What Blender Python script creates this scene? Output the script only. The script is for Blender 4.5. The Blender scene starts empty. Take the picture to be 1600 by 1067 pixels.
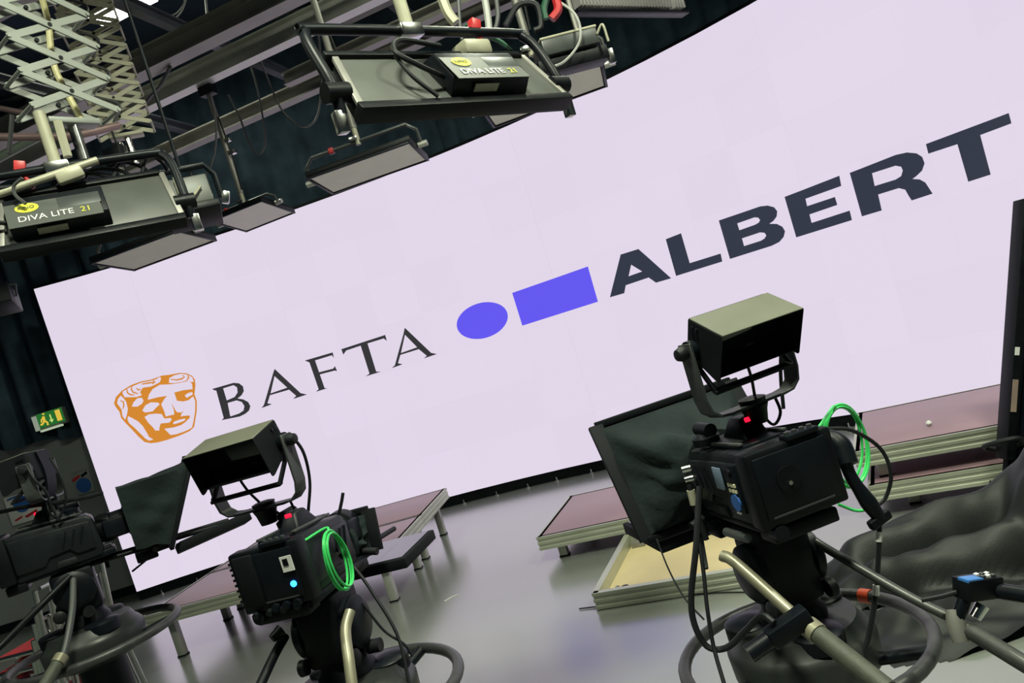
import bpy, bmesh, math, random
from mathutils import Vector, Matrix, Euler
random.seed(7)
scene = bpy.context.scene
COL = scene.collection
R = math.radians

# ------------------------------------------------------------------ camera
CAM_H, ROLL, PITCH, FOC = 1.61, R(17.15), R(-2.99), 1200.0
PPX, PPY = 799.3, 588.3
_c, _s, _cp, _sp = math.cos(ROLL), math.sin(ROLL), math.cos(PITCH), math.sin(PITCH)
cam_data = bpy.data.cameras.new('camera')
cam = bpy.data.objects.new('camera', cam_data)
COL.objects.link(cam)
_F = Vector((0, _cp, _sp)); _U = Vector((0, -_sp, _cp)); _R = Vector((1, 0, 0))
_X = _R * _c - _U * _s; _Y = _R * _s + _U * _c
_M = Matrix((_X, _Y, -_F)).transposed().to_4x4()
_M.translation = (0, 0, CAM_H)
cam.matrix_world = _M
cam_data.sensor_width = 36
cam_data.lens = FOC / 1600 * 36
cam_data.shift_x = (800 - PPX) / 1600
cam_data.shift_y = (PPY - 533.5) / 1600
cam_data.clip_start = 0.05
scene.camera = cam

# ------------------------------------------------------------------ world, exposure
world = bpy.data.worlds.new('studio_dark'); scene.world = world
world.use_nodes = True
world.node_tree.nodes['Background'].inputs[0].default_value = (0.62, 0.66, 0.68, 1)
world.node_tree.nodes['Background'].inputs[1].default_value = 0.02
vs = scene.view_settings
vs.view_transform = 'Standard'; vs.look = 'None'; vs.gamma = 1; vs.exposure = 0.0
vs.use_curve_mapping = False
# the house work lights (their fixtures are built with the ceiling grid): x, y, z, watts
WORK_LIGHTS = [(-2.29, 6.84, 5.28, 30), (0.2, 0.9, 4.9, 225), (2.9, 1.6, 4.9, 140), (-2.9, 1.2, 4.9, 50), (1.4, 4.6, 5.3, 90)]
LED_LEVEL = 1.0


def at_depth(x, y, D):      # survey helper: a sight line of the photograph at a distance
    a = (x - PPX) / FOC; b = -(y - PPY) / FOC
    u = a * _c + b * _s; v = -a * _s + b * _c
    return Vector((u, _cp - v * _sp, _sp + v * _cp)) * D + Vector((0, 0, CAM_H))


def at_height(x, y, z):
    d = at_depth(x, y, 1) - Vector((0, 0, CAM_H))
    return d * ((z - CAM_H) / d.z) + Vector((0, 0, CAM_H))


def at_y(x, y, Y):
    d = at_depth(x, y, 1) - Vector((0, 0, CAM_H))
    return d * (Y / d.y) + Vector((0, 0, CAM_H))


# ------------------------------------------------------------------ materials
MATS = {}


def mat(name, color, rough=0.5, metal=0.0, var=0.12, scale=12.0, bump=0.0, spec=0.5, coat=0.0, rvar=0.1, bscale=None):
    if name in MATS: return MATS[name]
    m = bpy.data.materials.new(name); m.use_nodes = True
    nt = m.node_tree; b = nt.nodes['Principled BSDF']
    tc = nt.nodes.new('ShaderNodeTexCoord')
    nz = nt.nodes.new('ShaderNodeTexNoise'); nz.inputs['Scale'].default_value = scale; nz.inputs['Detail'].default_value = 5
    nt.links.new(tc.outputs['Object'], nz.inputs['Vector'])
    rp = nt.nodes.new('ShaderNodeValToRGB')
    e = rp.color_ramp.elements
    e[0].position = 0.3; e[1].position = 0.7
    e[0].color = tuple(max(0, c * (1 - var)) for c in color) + (1,)
    e[1].color = tuple(min(1, c * (1 + var)) for c in color) + (1,)
    nt.links.new(nz.outputs['Fac'], rp.inputs['Fac'])
    nt.links.new(rp.outputs['Color'], b.inputs['Base Color'])
    mr = nt.nodes.new('ShaderNodeMapRange')
    mr.inputs['To Min'].default_value = max(0.02, rough - rvar); mr.inputs['To Max'].default_value = min(1, rough + rvar)
    nt.links.new(nz.outputs['Fac'], mr.inputs['Value']); nt.links.new(mr.outputs['Result'], b.inputs['Roughness'])
    b.inputs['Metallic'].default_value = metal
    b.inputs['Specular IOR Level'].default_value = spec
    b.inputs['Coat Weight'].default_value = coat
    if bump:
        n2 = nt.nodes.new('ShaderNodeTexNoise'); n2.inputs['Scale'].default_value = bscale or scale * 4; n2.inputs['Detail'].default_value = 6
        nt.links.new(tc.outputs['Object'], n2.inputs['Vector'])
        bp = nt.nodes.new('ShaderNodeBump'); bp.inputs['Strength'].default_value = bump; bp.inputs['Distance'].default_value = 0.01
        nt.links.new(n2.outputs['Fac'], bp.inputs['Height']); nt.links.new(bp.outputs['Normal'], b.inputs['Normal'])
    MATS[name] = m
    return m


def emat(name, color, strength=1.0, randvar=0.0):
    if name in MATS: return MATS[name]
    m = bpy.data.materials.new(name); m.use_nodes = True
    nt = m.node_tree; b = nt.nodes['Principled BSDF']
    b.inputs['Base Color'].default_value = (0.01, 0.01, 0.01, 1)
    b.inputs['Roughness'].default_value = 0.7; b.inputs['Specular IOR Level'].default_value = 0.1
    b.inputs['Emission Color'].default_value = tuple(color) + (1,)
    b.inputs['Emission Strength'].default_value = strength
    if randvar:
        oi = nt.nodes.new('ShaderNodeObjectInfo')
        hs = nt.nodes.new('ShaderNodeMapRange'); hs.inputs['To Min'].default_value = strength * (1 - randvar); hs.inputs['To Max'].default_value = strength * (1 + randvar)
        nt.links.new(oi.outputs['Random'], hs.inputs['Value']); nt.links.new(hs.outputs['Result'], b.inputs['Emission Strength'])
    MATS[name] = m
    return m


def m_floor():
    m = mat('floor_vinyl', (0.215, 0.232, 0.21), 0.2, 0, 0.06, 1.2, 0.03, 1.0, 1.0, 0.05, bscale=30)
    m.node_tree.nodes['Principled BSDF'].inputs['Coat Roughness'].default_value = 0.22
    return m


BLACK = mat('black_plastic', (0.0032, 0.0045, 0.0062), 0.45, 0, 0.25, 20, 0.05, 0.2)
DGREY = mat('dark_grey_plastic', (0.004, 0.006, 0.009), 0.42, 0, 0.2, 15, 0.04, 0.2)
BODY = mat('camera_shell_grey', (0.0085, 0.0108, 0.0135), 0.4, 0, 0.15, 18, 0.04, 0.26)
MGREY = mat('mid_grey_enamel', (0.045, 0.05, 0.05), 0.42, 0, 0.12, 10, 0.02)
HOOD_LIT = mat('hood_black_lit_top', (0.115, 0.118, 0.088), 0.45, 0, 0.08, 8, 0.03)  # top of the black hood, with overhead light painted into its colour
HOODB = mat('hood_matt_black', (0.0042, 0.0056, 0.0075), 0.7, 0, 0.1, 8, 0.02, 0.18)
RUBBER = mat('rubber', (0.008, 0.009, 0.0115), 0.55, 0, 0.2, 25, 0.06, 0.3)
RING = mat('ring_grip_grey', (0.035, 0.035, 0.037), 0.42, 0, 0.2, 25, 0.06)
CHROME = mat('chrome', (0.62, 0.63, 0.6), 0.22, 1, 0.06, 20)
ALU = mat('aluminium', (0.5, 0.5, 0.46), 0.45, 0.6, 0.08, 6, 0.03)
ALUDK = mat('dull_aluminium', (0.26, 0.25, 0.23), 0.5, 0.4, 0.15, 5, 0.03)
DECKRIM = mat('deck_rim_aluminium', (0.52, 0.54, 0.44), 0.42, 0.55, 0.08, 4, 0.03)
DECKTOP = mat('deck_phenolic_mauve', (0.32, 0.2, 0.235), 0.42, 0, 0.09, 3, 0.05, 0.5, 0, 0.08, 80)
PLY = mat('birch_plywood', (0.72, 0.59, 0.32), 0.6, 0, 0.1, 3, 0.05)
BAR = mat('pan_bar_bronze', (0.22, 0.205, 0.145), 0.38, 0.3, 0.1, 12, 0.02)
RED = mat('red_plastic', (0.5, 0.025, 0.03), 0.4, 0, 0.15, 12)
REDF = mat('red_upholstery', (0.42, 0.03, 0.04), 0.75, 0, 0.15, 30, 0.1)
GREENC = mat('green_fibre_cable', (0.05, 0.55, 0.13), 0.35, 0, 0.1, 30)
CREAM = mat('cream_enamel', (0.38, 0.365, 0.27), 0.45, 0.1, 0.15, 10, 0.03)
PANTO = mat('pale_painted_steel', (0.27, 0.285, 0.26), 0.45, 0.2, 0.12, 8, 0.03)
CLOTH = mat('black_prompter_cloth', (0.008, 0.014, 0.0155), 0.85, 0, 0.25, 6, 0.25, 0.25, bscale=60)
DRAPE = mat('black_drape_flare_lift', (0.075, 0.12, 0.165), 0.9, 0, 0.3, 4, 0.1, 0.15)  # black cloth; the lift of lens flare is painted in as navy
HEAP = mat('black_serge_cloth', (0.0055, 0.0075, 0.007), 0.55, 0, 0.25, 5, 0.06, 0.42, bscale=90)
WALLG = mat('grey_wall_paint', (0.27, 0.29, 0.285), 0.7, 0, 0.07, 2, 0.05)
BLACKW = mat('black_paint_flare_lift', (0.035, 0.055, 0.08), 0.85, 0, 0.25, 2, 0.05, 0.2)  # black walls and ceiling, colour raised to navy to imitate lens flare
TURRET = mat('turret_enamel', (0.02, 0.023, 0.022), 0.42, 0, 0.15, 10, 0.02, 0.4)
DIFF = mat('lamp_diffuser', (0.92, 0.89, 0.82), 0.6, 0, 0.04, 6)
LAMPBK = mat('lamp_back_grey', (0.085, 0.09, 0.083), 0.42, 0.1, 0.08, 6, 0.02)
WHITE = mat('white_label', (0.72, 0.72, 0.7), 0.5, 0, 0.05, 30)
YELLOW = mat('yellow_print', (0.62, 0.6, 0.05), 0.5, 0, 0.05, 30)
BLUE = mat('sign_blue', (0.03, 0.12, 0.4), 0.5, 0, 0.1, 20)
GLASS = mat('dark_glass', (0.008, 0.009, 0.011), 0.08, 0, 0.1, 4, 0, 0.6, 0, 0.03)
MONGLASS = mat('prompter_glass', (0.03, 0.032, 0.045), 0.12, 0, 0.1, 4, 0, 0.8, 0.3, 0.03)
TAPE = mat('orange_tape', (0.75, 0.09, 0.03), 0.5, 0, 0.1, 20)
LCD = mat('lcd_grey_blue', (0.16, 0.22, 0.3), 0.25, 0, 0.05, 8)

# ------------------------------------------------------------------ mesh builder


def smooth_path(pts, n=6, closed=False):
    P = [Vector(p) for p in pts]
    if len(P) < 3: return P
    out = []
    N = len(P)
    rng = range(N if closed else N - 1)
    for i in rng:
        p1, p2 = P[i], P[(i + 1) % N]
        p0 = P[i - 1] if (closed or i > 0) else p1 * 2 - p2
        p3 = P[(i + 2) % N] if (closed or i + 2 < N) else p2 * 2 - p1
        for k in range(n):
            t = k / n
            out.append(0.5 * ((2 * p1) + (p2 - p0) * t + (2 * p0 - 5 * p1 + 4 * p2 - p3) * t * t + (3 * p1 - p0 - 3 * p2 + p3) * t ** 3))
    if not closed: out.append(P[-1])
    return out


class MB:
    def __init__(self): self.bm = bmesh.new()

    def box(self, c, s, rot=None, taper=None):
        M = Matrix.Translation(Vector(c))
        if rot is not None: M = M @ (rot if isinstance(rot, Matrix) else Euler(rot).to_matrix().to_4x4())
        vs = []
        for dz in (-.5, .5):
            k = taper if (taper and dz > 0) else (1, 1)
            for dx, dy in ((-.5, -.5), (.5, -.5), (.5, .5), (-.5, .5)):
                vs.append(self.bm.verts.new(M @ Vector((dx * s[0] * k[0], dy * s[1] * k[1], dz * s[2]))))
        for f in ((3, 2, 1, 0), (4, 5, 6, 7), (0, 1, 5, 4), (1, 2, 6, 5), (2, 3, 7, 6), (3, 0, 4, 7)):
            self.bm.faces.new([vs[i] for i in f])
        return self

    def bar(self, p0, p1, w, h, up=(0, 0, 1)):
        p0, p1 = Vector(p0), Vector(p1); d = p1 - p0
        z = d.normalized(); x = Vector(up).cross(z)
        if x.length < 1e-4: x = Vector((1, 0, 0))
        x.normalize(); y = z.cross(x)
        M = Matrix((x, y, z)).transposed().to_4x4(); M.translation = (p0 + p1) / 2
        vs = []
        L = d.length
        for dz in (-.5, .5):
            for dx, dy in ((-.5, -.5), (.5, -.5), (.5, .5), (-.5, .5)):
                vs.append(self.bm.verts.new(M @ Vector((dx * w, dy * h, dz * L))))
        for f in ((3, 2, 1, 0), (4, 5, 6, 7), (0, 1, 5, 4), (1, 2, 6, 5), (2, 3, 7, 6), (3, 0, 4, 7)):
            self.bm.faces.new([vs[i] for i in f])
        return self

    def tube(self, pts, r, seg=8, n=0, closed=False, cap=True):
        P = smooth_path(pts, n, closed) if n else [Vector(p) for p in pts]
        rr = r if isinstance(r, (list, tuple)) else None
        N = len(P); rings = []
        T0 = (P[1] - P[0]).normalized()
        ref = Vector((0, 0, 1)) if abs(T0.z) < .9 else Vector((1, 0, 0))
        nx = (ref - T0 * ref.dot(T0)).normalized()
        for i in range(N):
            a = P[(i - 1) % N] if (closed or i) else P[0]
            b = P[(i + 1) % N] if (closed or i < N - 1) else P[-1]
            T = (b - a)
            T = T.normalized() if T.length > 1e-9 else T0
            nx = nx - T * nx.dot(T)
            if nx.length < 1e-6: nx = T.orthogonal()
            nx.normalize(); ny = T.cross(nx)
            if rr:
                f = i / (N - 1) * (len(rr) - 1); k = min(int(f), len(rr) - 2); rad = rr[k] + (rr[k + 1] - rr[k]) * (f - k)
            else: rad = r
            rings.append([self.bm.verts.new(P[i] + (nx * math.cos(2 * math.pi * j / seg) + ny * math.sin(2 * math.pi * j / seg)) * rad) for j in range(seg)])
        for i in range(N if closed else N - 1):
            A, B = rings[i], rings[(i + 1) % N]
            for j in range(seg):
                self.bm.faces.new((A[j], A[(j + 1) % seg], B[(j + 1) % seg], B[j]))
        if cap and not closed:
            self.bm.faces.new(rings[0][::-1]); self.bm.faces.new(rings[-1])
        return self

    def cyl(self, p0, p1, r, r1=None, seg=16):
        return self.tube([p0, p1], [r, r if r1 is None else r1], seg)

    def lathe(self, prof, seg=32, M=None):
        M = M or Matrix.Identity(4)
        rings = []
        for r, z in prof:
            rings.append([self.bm.verts.new(M @ Vector((r * math.cos(2 * math.pi * j / seg), r * math.sin(2 * math.pi * j / seg), z))) for j in range(seg)])
        for A, B in zip(rings, rings[1:]):
            for j in range(seg):
                self.bm.faces.new((A[j], A[(j + 1) % seg], B[(j + 1) % seg], B[j]))
        self.bm.faces.new(rings[0][::-1]); self.bm.faces.new(rings[-1])
        return self

    def prism(self, poly, d0, d1, axis='y', M=None):
        def P(a, b, d):
            v = {'x': (d, a, b), 'y': (a, d, b), 'z': (a, b, d)}[axis]
            return (M @ Vector(v)) if M else Vector(v)
        A = [self.bm.verts.new(P(a, b, d0)) for a, b in poly]
        B = [self.bm.verts.new(P(a, b, d1)) for a, b in poly]
        n = len(poly)
        self.bm.faces.new(A); self.bm.faces.new(B[::-1])
        for i in range(n): self.bm.faces.new((A[i], B[i], B[(i + 1) % n], A[(i + 1) % n]))
        return self

    def strap(self, pts, w, t, side=(0, 1, 0), n=0):     # flat strip swept along a path
        P = smooth_path(pts, n) if n else [Vector(p) for p in pts]
        sd = Vector(side).normalized(); rings = []
        for i in range(len(P)):
            T = (P[min(i + 1, len(P) - 1)] - P[max(i - 1, 0)]).normalized()
            nn = T.cross(sd).normalized()
            rings.append([self.bm.verts.new(P[i] + sd * a * w / 2 + nn * b * t / 2) for a, b in ((-1, -1), (1, -1), (1, 1), (-1, 1))])
        for A, B in zip(rings, rings[1:]):
            for j in range(4): self.bm.faces.new((A[j], A[(j + 1) % 4], B[(j + 1) % 4], B[j]))
        self.bm.faces.new(rings[0][::-1]); self.bm.faces.new(rings[-1])
        return self

    def xf(self, M):
        bmesh.ops.transform(self.bm, matrix=M, verts=self.bm.verts); return self

    def build(self, name, material, parent=None, bevel=0.0, seg=2, smooth=40, label=None, loc=None):
        bm = self.bm
        bmesh.ops.recalc_face_normals(bm, faces=bm.faces)
        if bevel:
            ed = [e for e in bm.edges if len(e.link_faces) == 2 and e.calc_face_angle(0) > R(35)]
            bmesh.ops.bevel(bm, geom=ed, offset=bevel, segments=seg, profile=0.5, affect='EDGES', clamp_overlap=True)
        me = bpy.data.meshes.new(name); 
        if smooth:
            for f in bm.faces: f.smooth = True
            for e in bm.edges:
                if len(e.link_faces) == 2 and e.calc_face_angle(0) > R(smooth): e.smooth = False
        bm.to_mesh(me); bm.free()
        me.materials.append(material)
        o = bpy.data.objects.new(name, me); COL.objects.link(o)
        if parent is not None: o.parent = parent
        if loc is not None: o.location = loc
        if label: o['label'] = label
        return o


def thing(name, label, cat, loc=(0, 0, 0), rz=0.0, group=None):
    o = bpy.data.objects.new(name, None); COL.objects.link(o)
    o.empty_display_size = 0.1
    o.location = loc; o.rotation_euler = (0, 0, rz)
    o['label'] = label; o['category'] = cat
    if group: o['group'] = group
    return o


def tag(o, label, cat, group=None):
    o['label'] = label; o['category'] = cat
    if group: o['group'] = group
    return o


def structure(o, label=None):
    o['kind'] = 'structure'
    if label: o['label'] = label
    return o


def inst(src, parent, loc, rot=None, name=None):
    o = bpy.data.objects.new(name or src.name.split('.')[0], src.data); COL.objects.link(o)
    o.parent = parent; o.location = loc
    if rot is not None: o.rotation_euler = rot
    return o


def text_part(txt, size, material, parent, loc, rot, name='lettering', extrude=0.0006, sx=1.0, shear=0.0):
    cu = bpy.data.curves.new(name, 'FONT'); cu.body = txt; cu.size = size; cu.extrude = extrude; cu.resolution_u = 3; cu.shear = shear
    t = bpy.data.objects.new('tmp_text', cu); COL.objects.link(t)
    dg = bpy.context.evaluated_depsgraph_get()
    me = bpy.data.meshes.new_from_object(t.evaluated_get(dg))
    bpy.data.objects.remove(t); bpy.data.curves.remove(cu)
    me.name = name; me.materials.clear(); me.materials.append(material)
    o = bpy.data.objects.new(name, me); COL.objects.link(o)
    o.parent = parent; o.location = loc; o.rotation_euler = rot; o.scale = (sx, 1, 1)
    return o

# ------------------------------------------------------------------ the studio shell
structure(MB().box((0, 2.6, -0.05), (17, 13.4, 0.1)).build('floor', m_floor()), 'grey-green glossy studio floor')
structure(MB().box((0, 9.15, 2.95), (17, 0.2, 5.9)).build('wall_back', WALLG), 'grey painted wall behind the video wall')
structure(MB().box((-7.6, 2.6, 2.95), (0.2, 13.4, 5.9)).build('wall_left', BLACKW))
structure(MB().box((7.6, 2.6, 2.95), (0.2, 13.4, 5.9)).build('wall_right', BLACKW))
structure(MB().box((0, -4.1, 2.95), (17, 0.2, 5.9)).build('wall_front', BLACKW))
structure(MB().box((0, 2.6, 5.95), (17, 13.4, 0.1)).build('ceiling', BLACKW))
structure(MB().box((-6.15, 9.04, 0.05), (2.7, 0.02, 0.1)).build('baseboard_back', DGREY))


def drape(name, x0, x1, y, ztop, hem0, hem1, label):
    mb = MB(); n = 150; rows = 5; V = []
    for i in range(n + 1):
        f = i / n; x = x0 + (x1 - x0) * f; hem = hem0 + (hem1 - hem0) * f
        col = []
        for j in range(rows):
            g = j / (rows - 1)
            yy = y + (0.045 + 0.02 * g) * math.sin(x * 21 + 0.8 * math.sin(x * 5) + 0.3 * g)
            col.append(mb.bm.verts.new((x, yy, ztop + (hem - ztop) * g + (0.02 * math.sin(x * 9) if j == rows - 1 else 0))))
        V.append(col)
    for a, b in zip(V, V[1:]):
        for j in range(rows - 1): mb.bm.faces.new((a[j], b[j], b[j + 1], a[j + 1]))
    r = bmesh.ops.solidify(mb.bm, geom=mb.bm.faces[:], thickness=0.004)
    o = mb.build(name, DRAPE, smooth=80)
    return tag(o, label, 'drape', 'black masking drapes')


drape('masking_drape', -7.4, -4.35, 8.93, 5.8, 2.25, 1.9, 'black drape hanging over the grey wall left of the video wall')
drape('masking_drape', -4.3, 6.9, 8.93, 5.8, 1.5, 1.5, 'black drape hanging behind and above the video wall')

# ------------------------------------------------------------------ the curved video wall
LED_PLAN = [(-4.681, 8.461), (-4.187, 8.538), (-3.689, 8.585), (-3.189, 8.604), (-2.690, 8.595), (-2.191, 8.559), (-1.695, 8.496), (-1.203, 8.406), (-0.717, 8.291), (-0.237, 8.149), (0.233, 7.981), (0.694, 7.786), (1.142, 7.564), (1.575, 7.314), (1.990, 7.036), (2.384, 6.728), (2.754, 6.392), (3.093, 6.024), (3.396, 5.627), (3.655, 5.200), (3.862, 4.745), (4.007, 4.267)]
SLIDE = [
    ('serif_letter', [[(1.46, 2.015), (1.705, 2.01), (1.763, 1.987), (1.795, 1.94), (1.786, 1.886), (1.747, 1.851), (1.693, 1.83), (1.75, 1.803), (1.795, 1.758), (1.804, 1.706), (1.775, 1.664), (1.725, 1.642), (1.656, 1.631), (1.447, 1.651), (1.477, 1.668), (1.494, 1.982), (1.463, 2.003)], [(1.575, 1.985), (1.697, 1.985), (1.727, 1.951), (1.716, 1.895), (1.669, 1.856), (1.572, 1.845)], [(1.572, 1.815), (1.677, 1.813), (1.727, 1.779), (1.74, 1.728), (1.716, 1.683), (1.657, 1.665), (1.553, 1.663)]]),
    ('serif_letter', [[(2.197, 2.022), (2.209, 2.0), (2.393, 1.679), (2.458, 1.644), (2.291, 1.642), (2.335, 1.666), (2.28, 1.754), (2.053, 1.758), (1.997, 1.681), (2.042, 1.656), (1.916, 1.649), (1.953, 1.675), (2.172, 1.992)], [(2.17, 1.946), (2.267, 1.782), (2.066, 1.776)]]),
    ('serif_letter', [[(2.552, 2.011), (2.887, 2.004), (2.88, 1.939), (2.868, 1.976), (2.666, 1.978), (2.668, 1.84), (2.835, 1.832), (2.863, 1.852), (2.87, 1.794), (2.844, 1.806), (2.669, 1.814), (2.673, 1.654), (2.704, 1.643), (2.564, 1.644), (2.603, 1.662), (2.597, 1.975)]]),
    ('serif_letter', [[(2.991, 2.009), (3.523, 2.012), (3.52, 1.945), (3.493, 1.98), (3.3, 1.982), (3.297, 1.66), (3.35, 1.644), (3.164, 1.644), (3.216, 1.661), (3.217, 1.981), (3.042, 1.979), (2.994, 1.945)]]),
    ('serif_letter', [[(3.761, 2.021), (3.776, 1.998), (3.963, 1.677), (4.023, 1.647), (3.865, 1.643), (3.906, 1.661), (3.841, 1.755), (3.62, 1.755), (3.565, 1.676), (3.614, 1.651), (3.477, 1.645), (3.523, 1.666), (3.728, 1.964)], [(3.74, 1.948), (3.83, 1.78), (3.633, 1.773)]]),
    ('logo_circle', [[(4.916, 1.839), (4.913, 1.863), (4.906, 1.886), (4.894, 1.909), (4.877, 1.931), (4.856, 1.951), (4.831, 1.969), (4.802, 1.985), (4.771, 1.999), (4.736, 2.01), (4.7, 2.019), (4.663, 2.024), (4.625, 2.026), (4.586, 2.025), (4.549, 2.021), (4.512, 2.014), (4.478, 2.004), (4.446, 1.991), (4.417, 1.975), (4.391, 1.957), (4.369, 1.937), (4.352, 1.915), (4.34, 1.892), (4.332, 1.868), (4.33, 1.844), (4.332, 1.82), (4.34, 1.796), (4.352, 1.772), (4.369, 1.75), (4.391, 1.73), (4.416, 1.712), (4.445, 1.695), (4.477, 1.682), (4.512, 1.671), (4.548, 1.663), (4.586, 1.658), (4.624, 1.657), (4.663, 1.658), (4.7, 1.663), (4.736, 1.67), (4.771, 1.681), (4.802, 1.694), (4.831, 1.71), (4.856, 1.728), (4.877, 1.748), (4.894, 1.769), (4.906, 1.792), (4.913, 1.815)]]),
    ('logo_bar', [[(5.031, 2.019), (5.887, 2.03), (5.882, 1.669), (5.032, 1.665)]]),
    ('block_letter', [[(6.013, 1.675), (6.244, 2.037), (6.429, 2.032), (6.657, 1.673), (6.501, 1.676), (6.446, 1.744), (6.205, 1.74), (6.167, 1.671)], [(6.316, 1.912), (6.402, 1.818), (6.258, 1.814)]]),
    ('block_letter', [[(6.714, 2.035), (6.87, 2.041), (6.869, 1.755), (7.172, 1.752), (7.166, 1.679), (6.709, 1.68)]]),
    ('block_letter', [[(7.24, 2.037), (7.626, 2.033), (7.691, 2.018), (7.74, 1.986), (7.756, 1.945), (7.739, 1.905), (7.702, 1.878), (7.661, 1.866), (7.722, 1.845), (7.762, 1.807), (7.773, 1.764), (7.749, 1.721), (7.7, 1.691), (7.627, 1.68), (7.24, 1.68)], [(7.392, 1.959), (7.551, 1.96), (7.583, 1.947), (7.593, 1.922), (7.576, 1.905), (7.539, 1.898), (7.393, 1.896)], [(7.395, 1.821), (7.563, 1.821), (7.6, 1.805), (7.608, 1.78), (7.586, 1.759), (7.549, 1.75), (7.394, 1.751)]]),
    ('block_letter', [[(7.848, 2.039), (8.32, 2.049), (8.313, 1.967), (8.009, 1.966), (8.005, 1.904), (8.242, 1.901), (8.243, 1.834), (8.005, 1.833), (8.003, 1.761), (8.324, 1.76), (8.321, 1.682), (7.849, 1.685)]]),
    ('block_letter', [[(8.402, 2.042), (8.767, 2.049), (8.849, 2.037), (8.912, 2.006), (8.943, 1.967), (8.947, 1.917), (8.918, 1.873), (8.869, 1.848), (8.837, 1.837), (8.885, 1.817), (8.917, 1.782), (8.945, 1.687), (8.791, 1.686), (8.778, 1.73), (8.767, 1.778), (8.725, 1.805), (8.565, 1.809), (8.559, 1.683), (8.402, 1.686)], [(8.564, 1.98), (8.746, 1.973), (8.783, 1.951), (8.787, 1.921), (8.765, 1.885), (8.719, 1.874), (8.557, 1.88)]]),
    ('block_letter', [[(8.99, 2.046), (9.563, 2.043), (9.563, 1.972), (9.356, 1.971), (9.355, 1.69), (9.202, 1.69), (9.198, 1.966), (8.989, 1.974)]]),
]
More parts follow.
